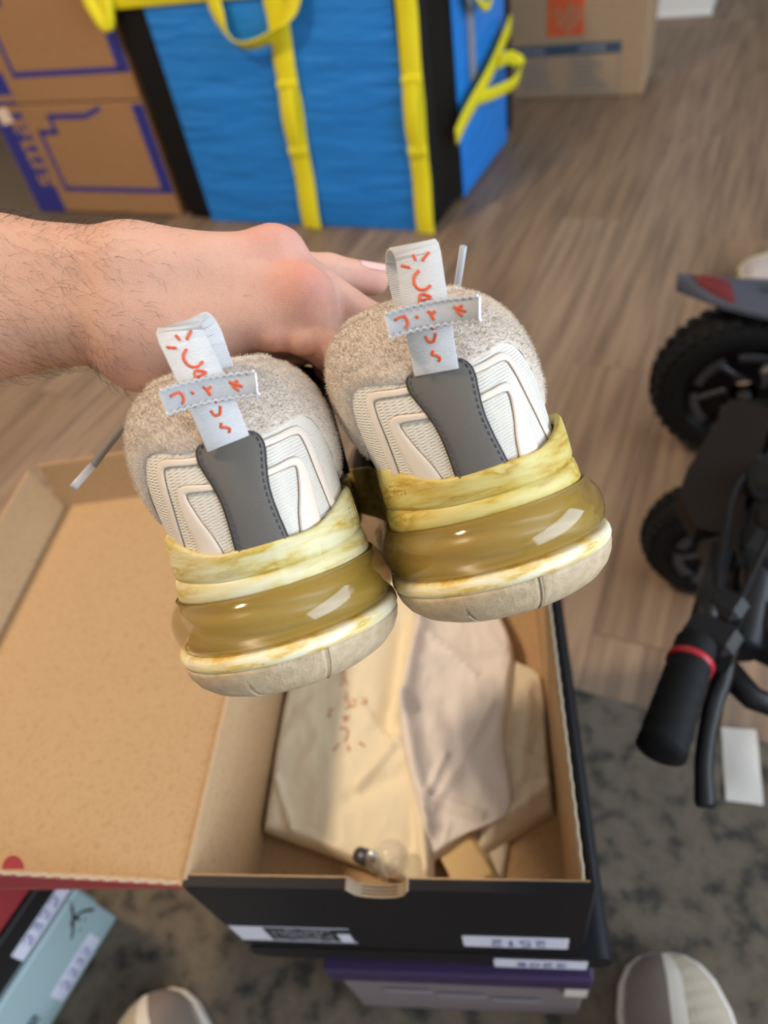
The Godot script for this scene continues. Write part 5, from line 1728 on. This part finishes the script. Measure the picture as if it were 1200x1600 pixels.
func build_arm() -> void:
	var bones := arm_bones()
	var cell := 0.0024
	var lo := Vector3(-0.150, -0.056, -0.062)
	var nx := 116
	var ny := 44
	var nzc := 42
	var field := PackedFloat32Array()
	field.resize(nx * ny * nzc)
	var nb := bones.size()
	var ca := PackedVector3Array()
	var cd := PackedVector3Array()
	var cl := PackedFloat32Array()
	var r0 := PackedFloat32Array()
	var r1 := PackedFloat32Array()
	var gp := PackedInt32Array()
	for b in bones:
		ca.append(b[0]); cd.append(b[1] - b[0]); cl.append(1.0 / (b[1] - b[0]).length_squared()); r0.append(b[2]); r1.append(b[3] - b[2]); gp.append(b[4])
	var i := 0
	for z in nzc:
		for y in ny:
			for x in nx:
				var p := lo + Vector3(x, y, z) * cell
				var total := 1.0
				var best := 1.0
				var g := 0
				for k in nb:
					if gp[k] != g:
						total = smin(total, best, 0.0022 if g > 5 and g < 9 else 0.0036)
						best = 1.0
						g = gp[k]
					var v := p - ca[k]
					var t := clampf(v.dot(cd[k]) * cl[k], 0.0, 1.0)
					var d := (v - cd[k] * t).length() - r0[k] - r1[k] * t
					if d < best + 0.02:
						best = smin(best, d, 0.009 if g == 0 else 0.003)
				field[i] = smin(total, best, 0.0042)
				i += 1
	# surface nets
	var st := begin()
	var index := {}
	var verts := PackedVector3Array()
	var sy := nx
	var sz := nx * ny
	for z in nzc - 1:
		for y in ny - 1:
			for x in nx - 1:
				var at := x + y * sy + z * sz
				var inside := 0
				for c in 8:
					if field[at + (c & 1) + ((c >> 1) & 1) * sy + (c >> 2) * sz] < 0: inside += 1
				if inside == 0 or inside == 8: continue
				var sum := Vector3.ZERO
				var n := 0
				for e in [[0, 1], [2, 3], [4, 5], [6, 7], [0, 2], [1, 3], [4, 6], [5, 7], [0, 4], [1, 5], [2, 6], [3, 7]]:
					var a: int = e[0]
					var b: int = e[1]
					var fa := field[at + (a & 1) + ((a >> 1) & 1) * sy + (a >> 2) * sz]
					var fb := field[at + (b & 1) + ((b >> 1) & 1) * sy + (b >> 2) * sz]
					if (fa < 0) != (fb < 0):
						var t := fa / (fa - fb)
						sum += Vector3(a & 1, (a >> 1) & 1, a >> 2).lerp(Vector3(b & 1, (b >> 1) & 1, b >> 2), t)
						n += 1
				index[at] = verts.size()
				verts.append(lo + (Vector3(x, y, z) + sum / n) * cell)
	var faces := PackedInt32Array()
	for z in range(1, nzc - 1):
		for y in range(1, ny - 1):
			for x in range(1, nx - 1):
				var at := x + y * sy + z * sz
				var f := field[at] < 0
				for ax in 3:
					var step: int = [1, sy, sz][ax]
					if (field[at + step] < 0) == f: continue
					var u: int = [sy, sz, 1][ax]
					var w: int = [sz, 1, sy][ax]
					var q := [at, at - u, at - u - w, at - w]
					if not (index.has(q[0]) and index.has(q[1]) and index.has(q[2]) and index.has(q[3])): continue
					if f: faces.append_array([index[q[0]], index[q[3]], index[q[2]], index[q[0]], index[q[2]], index[q[1]]])
					else: faces.append_array([index[q[0]], index[q[1]], index[q[2]], index[q[0]], index[q[2]], index[q[3]]])
	# one relaxing pass, then colour: pink over the knuckles and fingers, browner on the forearm
	var acc := PackedVector3Array()
	var cnt := PackedInt32Array()
	acc.resize(verts.size()); cnt.resize(verts.size())
	for k in range(0, faces.size(), 3):
		for e in 3:
			acc[faces[k + e]] += verts[faces[k + (e + 1) % 3]] + verts[faces[k + (e + 2) % 3]]
			cnt[faces[k + e]] += 2
	for k in verts.size(): verts[k] = verts[k].lerp(acc[k] / maxi(cnt[k], 1), 0.6)
	var blot := FastNoiseLite.new()
	blot.seed = 4
	blot.frequency = 55.0
	var cols := PackedColorArray()
	var warm := [[Vector3(0.0590, 0.0250, 0.004), 0.016, 0.9], [Vector3(0.0740, 0.0040, 0.018), 0.019, 0.85], [Vector3(0.1010, -0.0095, -0.014), 0.013, 0.35], [Vector3(0.0835, -0.0250, 0.0), 0.014, 0.3], [Vector3(0.1030, 0.0222, -0.048), 0.016, 0.6], [Vector3(0.0650, -0.0260, 0.02), 0.014, 0.35]]
	for p in verts:
		var base := Color(0.67, 0.385, 0.265).lerp(Color(0.74, 0.455, 0.355), smoothstep(-0.05, 0.05, p.x + 0.02 * blot.get_noise_3d(p.x, p.y, p.z)))
		var red := 0.0
		for w in warm: red = maxf(red, w[2] * exp(-pow(p.distance_to(w[0]) / w[1], 2.0)))
		red = clampf(red + 0.28 * blot.get_noise_3d(p.x * 2.0, p.y * 2.0, p.z * 2.0), 0.0, 1.0)
		cols.append(base.lerp(Color(0.74, 0.22, 0.18), red * 0.5))
	for k in faces.size():
		st.set_color(cols[faces[k]])
		st.add_vertex(verts[faces[k]])
	var o := put("person", st, mats["skin"])
	o.transform = Transform3D(Basis(Vector3(0.9777, -0.1475, 0.1496), Vector3(0.2101, 0.6865, -0.6961), Vector3(0.0, 0.712, 0.7022)).orthonormalized(), Vector3(-0.0851, 0.753, -0.3138))
	tag(o, "bare hairy forearm and hand from the left, holding both shoes by the collars", "person")
	# thumb nail
	st = begin()
	var rows := []
	var tx := (Vector3(0.0230, -0.0006, -0.0090)).normalized()
	var up := Vector3(0.05, 0.90, 0.42).normalized()
	up = (up - tx * up.dot(tx)).normalized()
	var sd := tx.cross(up)
	for a in 9:
		var r := []
		var along := lerpf(-0.0065, 0.0078, a / 8.0)
		for b in 9:
			var an := lerpf(-1.0, 1.0, b / 8.0) * 0.85 * (1.0 - 0.25 * pow(absf(a / 4.0 - 1.0), 3.0))
			r.append(Vector3(0.1005, 0.0223, -0.0470) + tx * along + up * (cos(an) * 0.0089) + sd * sin(an) * 0.0086)
		rows.append(r)
	var inner := []
	for r in rows:
		var q := []
		for p in r: q.append(p - up * 0.0009)
		inner.append(q)
	grid(st, rows)
	grid(st, inner, false, true)
	put("fingernail", st, mats["nail"], o)
	# arm hair, growing towards the little-finger side
	st = begin(false)
	var rng := RandomNumberGenerator.new()
	rng.seed = 31
	var made := 0
	while made < 2600:
		var k := rng.randi() % (faces.size() / 3) * 3
		var p := verts[faces[k]].lerp(verts[faces[k + 1]], rng.randf()).lerp(verts[faces[k + 2]], rng.randf() * 0.6)
		var keep := 1.0 - smoothstep(-0.04, 0.06, p.x)
		if rng.randf() > keep * keep + 0.01 or p.x > 0.05: continue
		var fn := (verts[faces[k + 1]] - verts[faces[k]]).cross(verts[faces[k + 2]] - verts[faces[k]]).normalized()
		var c := Vector3(p.x, 0, -0.004)
		if fn.dot(p - c) < 0: fn = -fn
		var flow := Vector3(0.75 + rng.randf_range(-0.5, 0.5), -0.55 + rng.randf_range(-0.6, 0.6), 0.1)
		flow = (flow - fn * flow.dot(fn)).normalized()
		var ln := rng.randf_range(0.004, 0.013) * (0.45 + 0.55 * keep)
		var sdv := flow.cross(fn)
		var bend := rng.randf_range(-0.5, 0.5)
		var prev := p - fn * 0.0003
		var wd := 0.000065
		for s in range(1, 5):
			var q := s / 4.0
			var nxt := p + flow * ln * q + sdv * bend * ln * q * q * 0.5 + fn * ln * (0.34 * sin(q * 2.2))
			var w2 := 0.000065 * (1.0 - q * 0.75)
			quad(st, prev - sdv * wd, nxt - sdv * w2, nxt + sdv * w2, prev + sdv * wd)
			quad(st, prev - fn * wd, nxt - fn * w2, nxt + fn * w2, prev + fn * wd)
			prev = nxt
			wd = w2
		made += 1
	var hair := put("arm_hair", st, mats["hair"], o)
	tag(hair, "", "", "", "stuff")

func smin(a: float, b: float, k: float) -> float:
	var h := maxf(k - absf(a - b), 0.0) / k
	return minf(a, b) - h * h * k * 0.25
